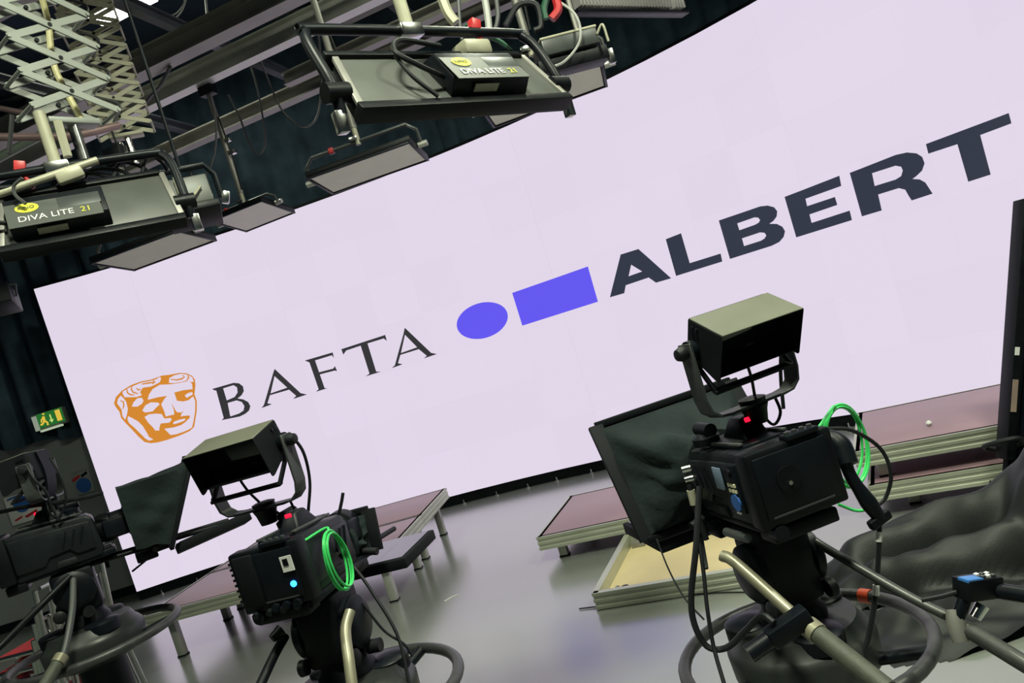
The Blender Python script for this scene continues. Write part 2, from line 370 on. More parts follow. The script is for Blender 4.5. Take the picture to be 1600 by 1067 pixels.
MASK = [
    ('o', [(0.403, 2.177), (0.442, 2.238), (0.521, 2.286), (0.581, 2.303), (0.646, 2.319), (0.747, 2.324), (0.854, 2.312), (0.915, 2.314), (0.978, 2.32), (1.055, 2.305), (1.173, 2.291), (1.247, 2.263), (1.294, 2.217), (1.309, 2.17), (1.294, 2.106), (1.253, 2.014), (1.255, 1.939), (1.221, 1.834), (1.175, 1.743), (1.137, 1.67), (1.075, 1.639), (0.947, 1.625), (0.813, 1.62), (0.714, 1.624), (0.638, 1.638), (0.578, 1.672), (0.534, 1.752), (0.494, 1.844), (0.453, 1.931), (0.426, 2.002), (0.429, 2.074), (0.409, 2.133)]),
    ('w', [(0.528, 2.275), (0.598, 2.293), (0.649, 2.3), (0.743, 2.31), (0.85, 2.299), (0.911, 2.299), (0.955, 2.312), (0.964, 2.293), (0.938, 2.257), (0.883, 2.245), (0.83, 2.239), (0.744, 2.252), (0.702, 2.213), (0.71, 2.176), (0.649, 2.174), (0.576, 2.195), (0.531, 2.209), (0.522, 2.243)]),
    ('w', [(0.434, 2.167), (0.458, 2.212), (0.496, 2.239), (0.515, 2.204), (0.53, 2.158), (0.523, 2.076), (0.496, 2.022), (0.46, 1.97), (0.445, 2.017), (0.458, 2.086), (0.447, 2.131)]),
    ('w', [(0.571, 2.087), (0.599, 2.125), (0.654, 2.158), (0.701, 2.15), (0.709, 2.111), (0.68, 2.084), (0.626, 2.069)]),
    ('w', [(1.049, 2.27), (1.109, 2.282), (1.18, 2.278), (1.243, 2.251), (1.29, 2.204), (1.291, 2.151), (1.259, 2.157), (1.223, 2.189), (1.16, 2.188), (1.082, 2.2), (1.027, 2.219)]),
    ('w', [(0.753, 2.108), (0.785, 2.16), (0.84, 2.206), (0.928, 2.229), (1.041, 2.199), (1.139, 2.184), (1.24, 2.178), (1.265, 2.136), (1.253, 2.077), (1.151, 2.096), (1.05, 2.1), (1.049, 2.004), (1.112, 1.976), (1.173, 1.973), (1.233, 1.999), (1.239, 1.944), (1.204, 1.839), (1.154, 1.739), (1.114, 1.672), (1.071, 1.659), (1.008, 1.653), (0.925, 1.651), (0.867, 1.661), (0.849, 1.698), (0.824, 1.748), (0.931, 1.731), (1.013, 1.733), (1.061, 1.749), (1.127, 1.784), (1.131, 1.807), (1.067, 1.822), (1.034, 1.824), (1.051, 1.851), (1.094, 1.882), (1.056, 1.865), (1.01, 1.882), (1.0, 1.914), (0.983, 2.004), (0.985, 1.917), (0.974, 1.867), (0.935, 1.871), (0.88, 1.873), (0.883, 1.93), (0.875, 2.017), (0.926, 2.064), (0.964, 2.088), (0.868, 2.103)]),
    ('w', [(1.147, 2.034), (1.188, 2.05), (1.239, 2.048), (1.235, 2.019), (1.162, 2.003)]),
    ('w', [(0.663, 1.937), (0.718, 1.951), (0.793, 1.935), (0.847, 1.913), (0.857, 1.865), (0.868, 1.853), (0.926, 1.843), (0.931, 1.82), (0.896, 1.797), (0.805, 1.816), (0.777, 1.774), (0.768, 1.745), (0.727, 1.759), (0.711, 1.806), (0.681, 1.868)]),
    ('w', [(0.662, 2.011), (0.712, 2.058), (0.777, 2.072), (0.849, 2.046), (0.861, 2.021), (0.814, 1.999), (0.764, 1.97), (0.687, 1.982)]),
    ('w', [(0.93, 1.776), (0.95, 1.793), (1.002, 1.795), (1.058, 1.792), (1.08, 1.781), (1.049, 1.767), (0.992, 1.764), (0.941, 1.764)]),
    ('w', [(0.499, 2.0), (0.534, 1.968), (0.585, 1.909), (0.615, 1.847), (0.635, 1.756), (0.641, 1.712), (0.678, 1.669), (0.629, 1.672), (0.599, 1.705), (0.569, 1.767), (0.533, 1.842), (0.488, 1.919), (0.483, 1.963)]),
    ('s', [(0.637, 2.301), (0.616, 2.275), (0.627, 2.229), (0.675, 2.198), (0.681, 2.207), (0.64, 2.24), (0.631, 2.274), (0.645, 2.295)]),
    ('s', [(0.574, 2.291), (0.566, 2.246), (0.591, 2.212), (0.636, 2.197), (0.64, 2.206), (0.6, 2.225), (0.581, 2.25), (0.584, 2.29)]),
    ('s', [(0.746, 2.287), (0.823, 2.274), (0.895, 2.265), (0.897, 2.276), (0.826, 2.291), (0.748, 2.299)]),
    ('s', [(0.674, 2.265), (0.687, 2.235), (0.721, 2.238), (0.721, 2.249), (0.695, 2.25), (0.684, 2.27)]),
    ('s', [(1.056, 2.247), (1.119, 2.218), (1.177, 2.213), (1.217, 2.229), (1.198, 2.261), (1.19, 2.256), (1.204, 2.235), (1.176, 2.23), (1.123, 2.232), (1.06, 2.256)]),
    ('s', [(1.244, 2.24), (1.244, 2.213), (1.221, 2.196), (1.226, 2.186), (1.259, 2.205), (1.256, 2.241)]),
    ('s', [(0.472, 2.181), (0.495, 2.163), (0.488, 2.129), (0.47, 2.094), (0.478, 2.089), (0.502, 2.124), (0.51, 2.169), (0.477, 2.19)]),
    ('s', [(0.874, 2.299), (0.871, 2.28), (0.853, 2.263), (0.86, 2.254), (0.885, 2.272), (0.885, 2.298)]),
]

LED_Z0, LED_Z1 = 0.11, 3.61
SCREEN = (0.755, 0.675, 0.813)
E_SCREEN = emat('screen_white', SCREEN, LED_LEVEL, 0.012)
E_WHITE = emat('slide_white', SCREEN, LED_LEVEL)
E_ORANGE = emat('slide_orange', (0.66, 0.245, 0.03), LED_LEVEL)
E_BLUE = emat('slide_blue', (0.125, 0.095, 0.87), LED_LEVEL)
E_INK = emat('slide_ink', (0.03, 0.036, 0.06), LED_LEVEL)
E_INK2 = emat('slide_soft_black', (0.034, 0.034, 0.038), LED_LEVEL)

led = thing('led_video_wall', 'huge curved video wall showing a pale slide with a gold mask, dark words and a blue bar', 'video wall', (0, 0, 0))


def led_point(s, z, off):
    s = max(0.0, min(s, 0.5 * (len(LED_PLAN) - 1) - 1e-6))
    i = int(s / 0.5); f = s / 0.5 - i
    a, b = Vector(LED_PLAN[i]), Vector(LED_PLAN[i + 1]); d = (b - a)
    n = Vector((d.y, -d.x)).normalized()
    p = a + d * f + n * off
    return Vector((p.x, p.y, z))


pm = MB().box((0, 0.03, 0), (0.4999, 0.06, 0.4999)).build('led_panel', BLACK, led, smooth=0)
pm.data.materials.clear(); pm.data.materials.append(E_SCREEN); pm.data.materials.append(BLACK)
for p in pm.data.polygons: p.material_index = 0 if p.normal.y < -0.9 else 1
first = True
for i in range(len(LED_PLAN) - 1):
    a, b = Vector(LED_PLAN[i]), Vector(LED_PLAN[i + 1]); c = (a + b) / 2; ang = math.atan2(b.y - a.y, b.x - a.x)
    for k in range(7):
        loc = (c.x, c.y, LED_Z0 + 0.25 + 0.5 * k)
        if first:
            pm.location = loc; pm.rotation_euler = (0, 0, ang); first = False
        else: inst(pm, led, loc, (0, 0, ang))


def led_band(z0, z1, f0, f1):
    mb = MB(); rows = []
    for i in range(len(LED_PLAN)):
        s = 0.5 * i
        rows.append([mb.bm.verts.new(led_point(s, z, o)) for z, o in ((z0, f0), (z0, f1), (z1, f1), (z1, f0))])
    for A, B in zip(rows, rows[1:]):
        for j in range(4): mb.bm.faces.new((A[j], A[(j + 1) % 4], B[(j + 1) % 4], B[j]))
    mb.bm.faces.new(rows[0]); mb.bm.faces.new(rows[-1][::-1])
    return mb


led_band(0.0, LED_Z0 - 0.002, -0.02, -0.16).build('plinth', BLACK, led, label='black plinth under the screen')
led_band(LED_Z0, LED_Z1 + 0.02, -0.066, -0.14).build('support_frame', DGREY, led)
led_band(LED_Z1 + 0.001, LED_Z1 + 0.03, 0.002, -0.06).build('top_trim', BLACK, led)
ft = MB().cyl((0, 0, 0), (0, 0, 0.012), 0.02, seg=10).cyl((0, 0, 0.012), (0, 0, 0.045), 0.008, seg=8).build('levelling_foot', CHROME, led)
ft.location = led_point(0.25, 0, 0.012)
k = 0
for s in [0.6 + 0.36 * q for q in range(27)]:
    inst(ft, led, led_point(s + 0.05 * math.sin(q * 2.3 if (q := int(s * 10)) else 0), 0, 0.012))


def slide_mesh(name, polys, material, off, parent=led, label=None):
    cu = bpy.data.curves.new('tmp', 'CURVE'); cu.dimensions = '2D'; cu.fill_mode = 'BOTH'
    for poly in polys:
        sp = cu.splines.new('POLY'); sp.points.add(len(poly) - 1)
        for pt, (a, b) in zip(sp.points, poly): pt.co = (a, b, 0, 1)
        sp.use_cyclic_u = True
    t = bpy.data.objects.new('tmp', cu); COL.objects.link(t)
    me = bpy.data.meshes.new_from_object(t.evaluated_get(bpy.context.evaluated_depsgraph_get()))
    bpy.data.objects.remove(t); bpy.data.curves.remove(cu)
    bm = bmesh.new(); bm.from_mesh(me); bpy.data.meshes.remove(me)
    xs = [v.co.x for v in bm.verts]
    for i in range(int(min(xs) / 0.5), int(max(xs) / 0.5) + 1):
        bmesh.ops.bisect_plane(bm, geom=bm.verts[:] + bm.edges[:] + bm.faces[:], plane_co=(0.5 * i, 0, 0), plane_no=(1, 0, 0))
    for v in bm.verts: v.co = led_point(v.co.x, v.co.y, off)
    me = bpy.data.meshes.new(name)
    bm.to_mesh(me); bm.free(); me.materials.append(material)
    o = bpy.data.objects.new(name, me); COL.objects.link(o); o.parent = parent
    if label: o['label'] = label
    return o


for nm, polys in SLIDE:
    slide_mesh(nm, polys, {'serif_letter': E_INK2, 'block_letter': E_INK}.get(nm, E_BLUE), 0.0015)
mask = None
for kd, poly in MASK:
    if kd == 'o': mask = slide_mesh('mask_emblem', [poly], E_ORANGE, 0.0015, label='gold theatrical mask emblem')
    else: slide_mesh('mask_highlight' if kd == 'w' else 'mask_stroke', [poly], E_WHITE if kd == 'w' else E_ORANGE, 0.0025 if kd == 'w' else 0.0035, mask)

# ------------------------------------------------------------------ signs on the wall
p = at_y(77, 655, 8.8)
ex = thing('exit_sign', 'small lit green emergency exit sign with a running figure, above the grey wall', 'exit sign', p, R(-6))
MB().box((0, 0.02, 0), (0.4, 0.06, 0.19)).build('housing', mat('sign_housing', (0.25, 0.27, 0.24), 0.5), ex, 0.006)
MB().box((-0.165, -0.012, -0.005), (0.06, 0.006, 0.17)).build('side_lens', emat('sign_side', (0.5, 0.58, 0.45), 0.5), ex, 0.002)
MB().box((0.03, -0.013, 0.01), (0.32, 0.006, 0.16)).build('sign_face', emat('sign_green', (0.02, 0.17, 0.03), 0.8), ex, 0.002)
GY = emat('sign_figure', (0.72, 0.5, 0.06), 1.0)
MB().tube([(-0.045, -0.018, 0.05), (-0.05, -0.018, 0.0)], 0.016, 6).tube([(-0.05, -0.018, 0.0), (-0.02, -0.018, -0.03), (-0.025, -0.018, -0.06)], 0.011, 6).tube([(-0.05, -0.018, 0.0), (-0.08, -0.018, -0.03), (-0.105, -0.018, -0.035)], 0.011, 6).tube([(-0.045, -0.018, 0.04), (-0.08, -0.018, 0.02), (-0.09, -0.018, -0.01)], 0.008, 6).lathe([(0.0, -0.012), (0.012, -0.007), (0.012, 0.007), (0.0, 0.012)], 8, Matrix.Translation((-0.035, -0.018, 0.075))).build('running_figure', GY, ex)
MB().box((0.135, -0.018, 0.012), (0.06, 0.004, 0.125)).build('door_symbol', GY, ex)
MB().prism([(0.035, -0.045), (0.065, -0.01), (0.045, -0.01), (0.045, 0.05), (0.03, 0.05), (0.03, -0.01), (0.01, -0.01)], -0.02, -0.016).build('arrow', emat('sign_arrow', (0.55, 0.75, 0.2), 0.9), ex)
MB().box((0.0, -0.005, -0.105), (0.26, 0.05, 0.022)).build('lower_lens', emat('sign_lower', (0.6, 0.72, 0.5), 0.7), ex, 0.003)
MB().cyl((0, 0.03, 0.09), (0, 0.03, 0.9), 0.008, seg=6).build('hanging_rod', DGREY, ex)


def disc_y(mb, c, r, y0, y1, seg=24):
    return mb.cyl((c[0], y0, c[1]), (c[0], y1, c[1]), r, seg=seg)


p = at_y(131, 758, 9.02)
sg = thing('safety_sign', 'round blue wall sign with red and dark marks above it, beside the video wall edge', 'sign', p, R(-2))
MB().box((0, 0.006, 0.03), (0.22, 0.008, 0.26)).build('backing', WALLG, sg, 0.002)
disc_y(MB(), (0, 0), 0.088, 0.002, -0.004).build('blue_disc', BLUE, sg)
MB().prism([(-0.12, 0.1), (-0.02, 0.135), (-0.005, 0.11), (-0.1, 0.07)], 0.001, -0.003).build('red_mark', RED, sg)
MB().prism([(0.0, 0.12), (0.08, 0.15), (0.085, 0.12), (0.01, 0.095)], 0.001, -0.003).build('dark_mark', BLACK, sg)
p = at_y(37, 793, 9.02)
sg = thing('safety_poster', 'white notice on the wall with a big blue dot and red print below', 'notice', p, R(-2))
MB().box((0, 0.006, 0), (0.40, 0.008, 0.34)).build('sheet', WHITE, sg, 0.001)
disc_y(MB(), (-0.01, 0.05), 0.1, 0.002, -0.004).build('blue_disc', BLUE, sg)
MB().prism([(-0.02, -0.1), (0.14, -0.06), (0.145, -0.09), (0.0, -0.125)], 0.001, -0.003).build('red_mark', RED, sg)
MB().prism([(-0.15, -0.11), (-0.05, -0.085), (-0.045, -0.105), (-0.14, -0.13)], 0.001, -0.003).build('red_mark', RED, sg)
MB().prism([(-0.16, 0.15), (0.0, 0.165), (0.0, 0.145), (-0.16, 0.13)], 0.001, -0.003).build('blue_mark', BLUE, sg)

# ------------------------------------------------------------------ stage decks


def rim_profile(h):
    t = h / 2
    return [(0, -t), (0.008, -t), (0.008, -t + 0.018), (0.002, -t + 0.022), (0.002, -t + 0.036), (0.008, -t + 0.040), (0.008, t - 0.040), (0.002, t - 0.036), (0.002, t - 0.022), (0.008, t - 0.018), (0.008, t), (0, t), (-0.03, t), (-0.03, -t)]


def stage_deck(loc, rz, L, W, ztop, label, legs=True, flip=False, leg_z=0.0, group='stage decks on the studio floor', leg_in=0.12):
    """origin: front-left corner on the floor; x along the front, y to the back"""
    d = thing('stage_deck', label, 'stage deck', loc, rz, group)
    H = 0.095
    zc = ztop - H / 2
    sgn = 1
    if flip: MB().box((L / 2, W / 2, 0.02), (L - 0.02, W - 0.02, 0.016)).build('plywood_panel', PLY, d, label='pale plywood underside')
    else: MB().box((L / 2, W / 2, ztop - 0.008), (L - 0.012, W - 0.012, 0.016)).build('deck_panel', DECKTOP, d, 0.002, label='mauve coated top')
    prof = rim_profile(H)
    for x0, y0, ang, ln in ((0, 0, 0, L), (L, 0, math.pi / 2, W), (L, W, math.pi, L), (0, W, -math.pi / 2, W)):
        M = Matrix.Translation((x0, y0, zc)) @ Matrix.Rotation(ang, 4, 'Z')
        mb = MB()
        mb.prism([(-a, b) for a, b in prof], 0.0, ln, 'x', M)
        mb.build('rim', DECKRIM, d, smooth=20)
    if flip:
        for cx, cy in ((0.09, 0.09), (L - 0.09, 0.09), (0.09, W - 0.09), (L - 0.09, W - 0.09)):
            MB().box((cx, cy, 0.045), (0.09, 0.07, 0.035)).box((cx + 0.02, cy + 0.02, 0.066), (0.02, 0.05, 0.012)).build('leg_socket', ALUDK, d, 0.003)
        MB().cyl((0.17, 0.07, 0.03), (0.17, 0.07, 0.075), 0.014, seg=10).cyl((0.17, 0.07, 0.075), (0.17, 0.07, 0.085), 0.022, seg=10).build('clamp_knob', BLACK, d)
    if legs:
        for cx, cy in ((leg_in, leg_in), (L - leg_in, leg_in), (leg_in, W - leg_in), (L - leg_in, W - leg_in)):
            lg = MB().box((cx, cy, (ztop - H + leg_z) / 2 + 0.005), (0.06, 0.06, ztop - H - leg_z + 0.008)).build('leg', ALU, d, 0.006)
            MB().box((cx, cy, leg_z + 0.006), (0.066, 0.066, 0.012)).build('foot_cap', BLACK, lg, 0.002)
    return d


a = at_height(839, 840, 0.2); b = at_height(909, 771, 0.2)
stage_deck((a.x, a.y, 0), math.atan2(b.y - a.y, b.x - a.x) - R(90) + R(6), 1.25, (b - a).length, 0.2, 'low mauve topped stage deck in the middle of the floor')
a = at_height(926, 927, 0.1); b = at_height(1130, 893, 0.1)
stage_deck((a.x, a.y, 0), math.atan2(b.y - a.y, b.x - a.x), 1.0, 0.98, 0.1, 'stage deck lying upside down with pale plywood showing, in front of the low deck', legs=False, flip=True)
a = at_height(1334, 706, 0.4); b = at_height(1506, 674.5, 0.4); ang = math.atan2(b.y - a.y, b.x - a.x)
stage_deck((a.x, a.y, 0), ang, 2.0, 1.0, 0.4, 'raised mauve stage deck at the right, upper of two tiers', leg_z=0.2)
q = Vector((a.x, a.y, 0)) + Vector((math.cos(ang), math.sin(ang), 0)) * 0.03 - Vector((-math.sin(ang), math.cos(ang), 0)) * 0.03
stage_deck(q, ang, 2.0, 0.9, 0.2, 'mauve stage deck at the right, lower of two tiers', leg_in=0.2)
# two decks side by side behind the middle camera
zl = 0.4
br = at_height(655, 774, zl); fr = Vector((-1.2, 5.42, zl)); ln = (br - fr).length
ux = Vector((-3.12, 5.72, 0)) - Vector((fr.x, fr.y, 0)); ang = math.atan2(-ux.y, -ux.x)
uy = Vector((-math.sin(ang), math.cos(ang), 0)); uxn = Vector((math.cos(ang), math.sin(ang), 0))
o1 = Vector((fr.x, fr.y, 0)) - uxn * 2.0
stage_deck(o1, ang, 2.0, 0.93, zl, 'mauve stage deck on tall legs behind the middle camera, nearer of the pair')
stage_deck(o1 + uy * 0.935, ang, 2.0, 0.93, zl, 'mauve stage deck on tall legs against the screen, farther of the pair')
tag(MB().prism([(0, 0), (0.05, 0.045), (0.1, 0.05), (0.1, 0.06), (0.045, 0.058), (-0.008, 0.01)], 0.0, 0.004, 'z').xf(Matrix.Translation(at_height(695, 940, 0.001))).build('tape_scrap', WHITE), 'small white scrap of tape on the floor', 'tape')
pb = at_height(1451, 660, 0.42)
tag(MB().lathe([(0.004, -0.016), (0.013, -0.01), (0.017, 0), (0.013, 0.01), (0.004, 0.016)], 12).xf(Matrix.Translation((pb.x, pb.y, 0.416))).build('white_ball', WHITE), 'tiny pale ball lying on the raised deck', 'ball')

# ------------------------------------------------------------------ ceiling grid
GD = Vector((math.cos(R(-17)), math.sin(R(-17)), 0)); GN = Vector((-GD.y, GD.x, 0))
gi = 0


def rail(p, z, w, h, L0, L1, m, label, name='lighting_rail', d=None):
    d = d or GD
    c = Vector((p[0], p[1], z))
    mb = MB()
    prof = [(-w / 2, 0), (w / 2, 0), (w / 2, 0.012), (w * 0.12, 0.02), (w * 0.12, h - 0.02), (w / 2, h - 0.012), (w / 2, h), (-w / 2, h), (-w / 2, h - 0.012), (-w * 0.12, h - 0.02), (-w * 0.12, 0.02), (-w / 2, 0.012)]
    M = Matrix.Translation(c) @ Matrix.Rotation(math.atan2(d.y, d.x), 4, 'Z')
    mb.prism(prof, L0, L1, 'x', M)
    return tag(mb.build(name, m, smooth=20), label, 'rail', 'ceiling lighting rails')


rail((-2.13, 6.22), 4.15, 0.11, 0.16, -3.2, 9, ALU, 'aluminium ceiling rail that the drop arm lamp hangs from')
rail((-2.04, 5.69), 4.15, 0.14, 0.16, -3.4, 9, ALUDK, 'wide dull ceiling rail with the thin white wires over it')
rail((-2.38, 7.34), 4.15, 0.12, 0.12, -0.6, 6, ALUDK, 'farthest ceiling rail, just above the black drape')
rail((-1.08, 6.58), 4.15, 0.10, 0.10, 0.0, 6, ALUDK, 'short ceiling rail starting in mid air behind the drop arm')
rail((-0.93, 6.5), 4.4, 0.10, 0.12, 0.5, 6, ALUDK, 'ceiling rail seen above the back of the centre lamp')
rail((-2.46, 4.71), 4.28, 0.12, 0.16, -3.4, 9, ALUDK, 'dull ceiling rail beside the bright work light')
rail((-2.46, 4.16), 4.28, 0.12, 0.16, -3.4, 9, ALUDK, 'dull ceiling rail above the scissor arms')
for k, t in enumerate((-2.2, -0.9, 0.4, 1.7, 3.0)):
    p = Vector((-2.04, 5.69, 0)) + GD * t
    rail((p.x, p.y), 4.45, 0.07, 0.09, -3.5, 2.3, mat('dark_steel', (0.05, 0.055, 0.07), 0.5, 0.3, 0.2, 5), ['dark cross beam above the left scissor arm', 'dark cross beam nearest the work light', 'dark cross beam over the drop arm lamp', 'dark cross beam over the centre lamp', 'dark cross beam farthest right above the rails'][k], 'cross_beam', GN)
# red and green conduit at the far left
def pipe(pts, r, m, name, label, cat='pipe', seg=10, n=4):
    return tag(MB().tube(pts, r, seg, n).build(name, m), label, cat)
pipe([at_depth(-60, 214, 4.2), at_depth(40, 214, 4.2), at_depth(112, 212, 4.2), at_depth(185, 196, 4.4)], 0.022, mat('pinkish_steel', (0.3, 0.2, 0.2), 0.45, 0.4, 0.1, 6), 'lighting_pipe', 'pinkish pipe under the left scissor arm')
pipe([at_depth(-60, 278, 5.2), at_depth(40, 224, 5.2), at_depth(95, 196, 5.2)], 0.03, mat('greenish_steel', (0.2, 0.24, 0.2), 0.45, 0.4, 0.1, 6), 'lighting_pipe', 'greenish pipe slanting behind the pinkish one')
pipe([at_depth(-30, 163, 4.6), at_depth(45, 178, 4.6)], 0.016, mat('pinkish_steel', (0.3, 0.2, 0.2), 0.45, 0.4, 0.1, 6), 'lighting_pipe', 'short pink pipe at the foot of the left scissor arm', n=0)
pipe([at_depth(575, -8, 7.5), at_depth(626, 13, 7.5)], 0.03, mat('pink_conduit', (0.5, 0.3, 0.28), 0.5, 0.1, 0.1, 6), 'lighting_pipe', 'pink conduit end at the top of the frame', n=0)
# hanging cables
CBL = mat('cable_grey', (0.06, 0.062, 0.065), 0.45, 0, 0.1, 20)
CBW = mat('cable_pale', (0.42, 0.42, 0.4), 0.45, 0, 0.1, 20)


def cable(px, D, r, m, label, name='cable', n=6, cat='cable'):
    pts = [at_depth(x, y, D if not isinstance(D, (list, tuple)) else D[i]) for i, (x, y) in enumerate(px)]
    return tag(MB().tube(pts, r, 6, n).build(name, m), label, cat)


cable([(388, 92), (400, 130), (410, 180), (414, 225), (404, 242), (390, 225), (375, 185), (357, 148)], 6.4, 0.008, CBL, 'thin cable loop hanging beside the drop arm')
cable([(402, 80), (425, 140), (445, 178), (475, 198), (496, 180), (502, 120), (497, 40)], [6.0, 6.2, 6.2, 6.2, 6.2, 6.1, 5.75], 0.008, CBL, 'wide cable loop hanging between drop arm and centre lamp')
cable([(327, 146), (337, 190), (336, 235), (325, 268), (306, 282), (298, 270)], 5.6, 0.008, CBL, 'cable drooping left of the drop arm')
cable([(196, 3), (230, 20), (262, 33), (282, 20), (292, -4)], 6.0, 0.006, CBW, 'thin pale wire looping below the work light')
cable([(205, -4), (240, 15), (268, 24), (286, 8), (290, -8)], 6.0, 0.005, CBW, 'second thin pale wire under the work light')
cable([(321, -6), (324, 30), (323, 55), (316, 66)], 6.3, 0.01, CBW, 'pale cable dropping onto the wide rail')
cable([(19, 180), (17, 205), (14, 240)], 4.0, 0.012, CBL, 'short cable crossing the pinkish pipe')
cable([(266, 104), (250, 135), (235, 152), (222, 172)], [5.45, 5.65, 5.9, 6.1], 0.012, CBL, 'cable slanting between the two rails')

# ------------------------------------------------------------------ work lights
for i, (x, y, z, w) in enumerate(WORK_LIGHTS):
    lab = ['bright work light glaring at the top left of the frame', 'work light above the cameras', 'work light above the right camera', 'work light above the left cameras', 'work light over the right decks'][i]
    wl = thing('work_light', lab, 'work light', (x, y, z), R(-17), 'house work lights')
    MB().box((0, 0, 0.06), (0.62, 0.3, 0.1), taper=(0.8, 0.7)).build('reflector_housing', MGREY, wl, 0.008)
    MB().box((0, 0, 0.006), (0.58, 0.26, 0.006)).build('lit_glass', emat('work_light_glass', (0.95, 1.0, 0.86), 14), wl)
    MB().tube([(-0.33, 0, 0.05), (-0.33, 0, 0.25), (0.33, 0, 0.25), (0.33, 0, 0.05)], 0.012, 8).build('bracket', DGREY, wl)
    MB().cyl((0, 0, 0.25), (0, 0, 5.9 - z), 0.015, seg=8).build('drop_rod', DGREY, wl)
    ld = bpy.data.lights.new('work_light_lamp', 'AREA'); ld.shape = 'RECTANGLE'; ld.size = 0.58; ld.size_y = 0.26; ld.energy = w; ld.color = (0.94, 1.0, 0.77)
    lo = bpy.data.objects.new('lamp', ld); COL.objects.link(lo); lo.parent = wl; lo.location = (0, 0, -0.004)

# ------------------------------------------------------------------ scissor arms


def scissor_arm(loc, rz, half, st, n, label, m, ztop, gap=0.10, bw=0.022):
    """two parallel scissor lattices; origin at the bottom middle"""
    a = thing('scissor_arm', label, 'scissor arm', loc, rz, 'scissor arms holding lamps')
    for y in (-gap / 2, gap / 2):
        for k in range(n):
            z0 = k * st; oy = y + 0.006 * (1 if y > 0 else -1)
            MB().bar((-half, y, z0), (half, y, z0 + st * 1.0), bw, 0.006, up=(0, 1, 0)).build('scissor_bar', m, a, 0.001, 1)
            MB().bar((half, oy, z0), (-half, oy, z0 + st * 1.0), bw, 0.006, up=(0, 1, 0)).build('scissor_bar', m, a, 0.001, 1)
            MB().cyl((0, y - 0.012, z0 + st / 2), (0, y + 0.012, z0 + st / 2), 0.008, seg=8).build('pivot_pin', DGREY, a)
    for k in range(n + 1):
        for x in (-half, half):
            MB().cyl((x, -gap / 2 - 0.014, k * st), (x, gap / 2 + 0.014, k * st), 0.007, seg=8).build('cross_pin', m, a)
    MB().box((0, 0, n * st + 0.03), (half * 1.6, gap * 1.3, 0.05)).build('top_carriage', DGREY, a, 0.004)
    MB().box((0, 0, -0.03), (half * 1.2, gap * 0.5, 0.022)).build('bottom_carriage', m, a, 0.004)
    MB().cyl((0, 0, -0.2), (0, 0, -0.04), 0.02, seg=12).build('spigot', CHROME, a)
    if ztop: MB().cyl((0, 0, n * st + 0.05), (0, 0, ztop - loc[2]), 0.03, seg=10).build('hanging_post', ALUDK, a)
    return a


l = at_height(4, 74, 3.12); r_ = at_height(142, 89, 3.12); mid = (l + r_) / 2; dv = r_ - l
sa = scissor_arm((mid.x, mid.y, 2.88), math.atan2(dv.y, dv.x), dv.length / 2, 0.125, 8, 'large pale scissor arm at the top left, nearest the viewer', PANTO, 4.75, 0.12, 0.026)
MB().tube([(0.03, -0.02, 0.62), (0.05, 0.02, 0.4), (0.02, 0.03, 0.2), (0.04, 0.0, -0.02)], 0.012, 8, 6).build('supply_cable', mat('yellowed_cable', (0.5, 0.45, 0.22), 0.5), sa)
p = at_depth(196, 205, 4.7)
sb = scissor_arm((p.x, p.y, p.z), R(18), 0.16, 0.118, 9, 'narrower cream scissor arm hanging just right of the large one', CREAM, 4.75, 0.16, 0.026)
for k in range(5):
    MB().tube([(-0.10 + 0.02 * math.sin(k), -0.09, 0.2 + 0.2 * k), (0.02, -0.11, 0.12 + 0.2 * k), (-0.04, -0.12, 0.02 + 0.2 * k)], 0.009, 6, 5).build('cable_loop', CBL, sb)

# ------------------------------------------------------------------ soft panels (unlit)


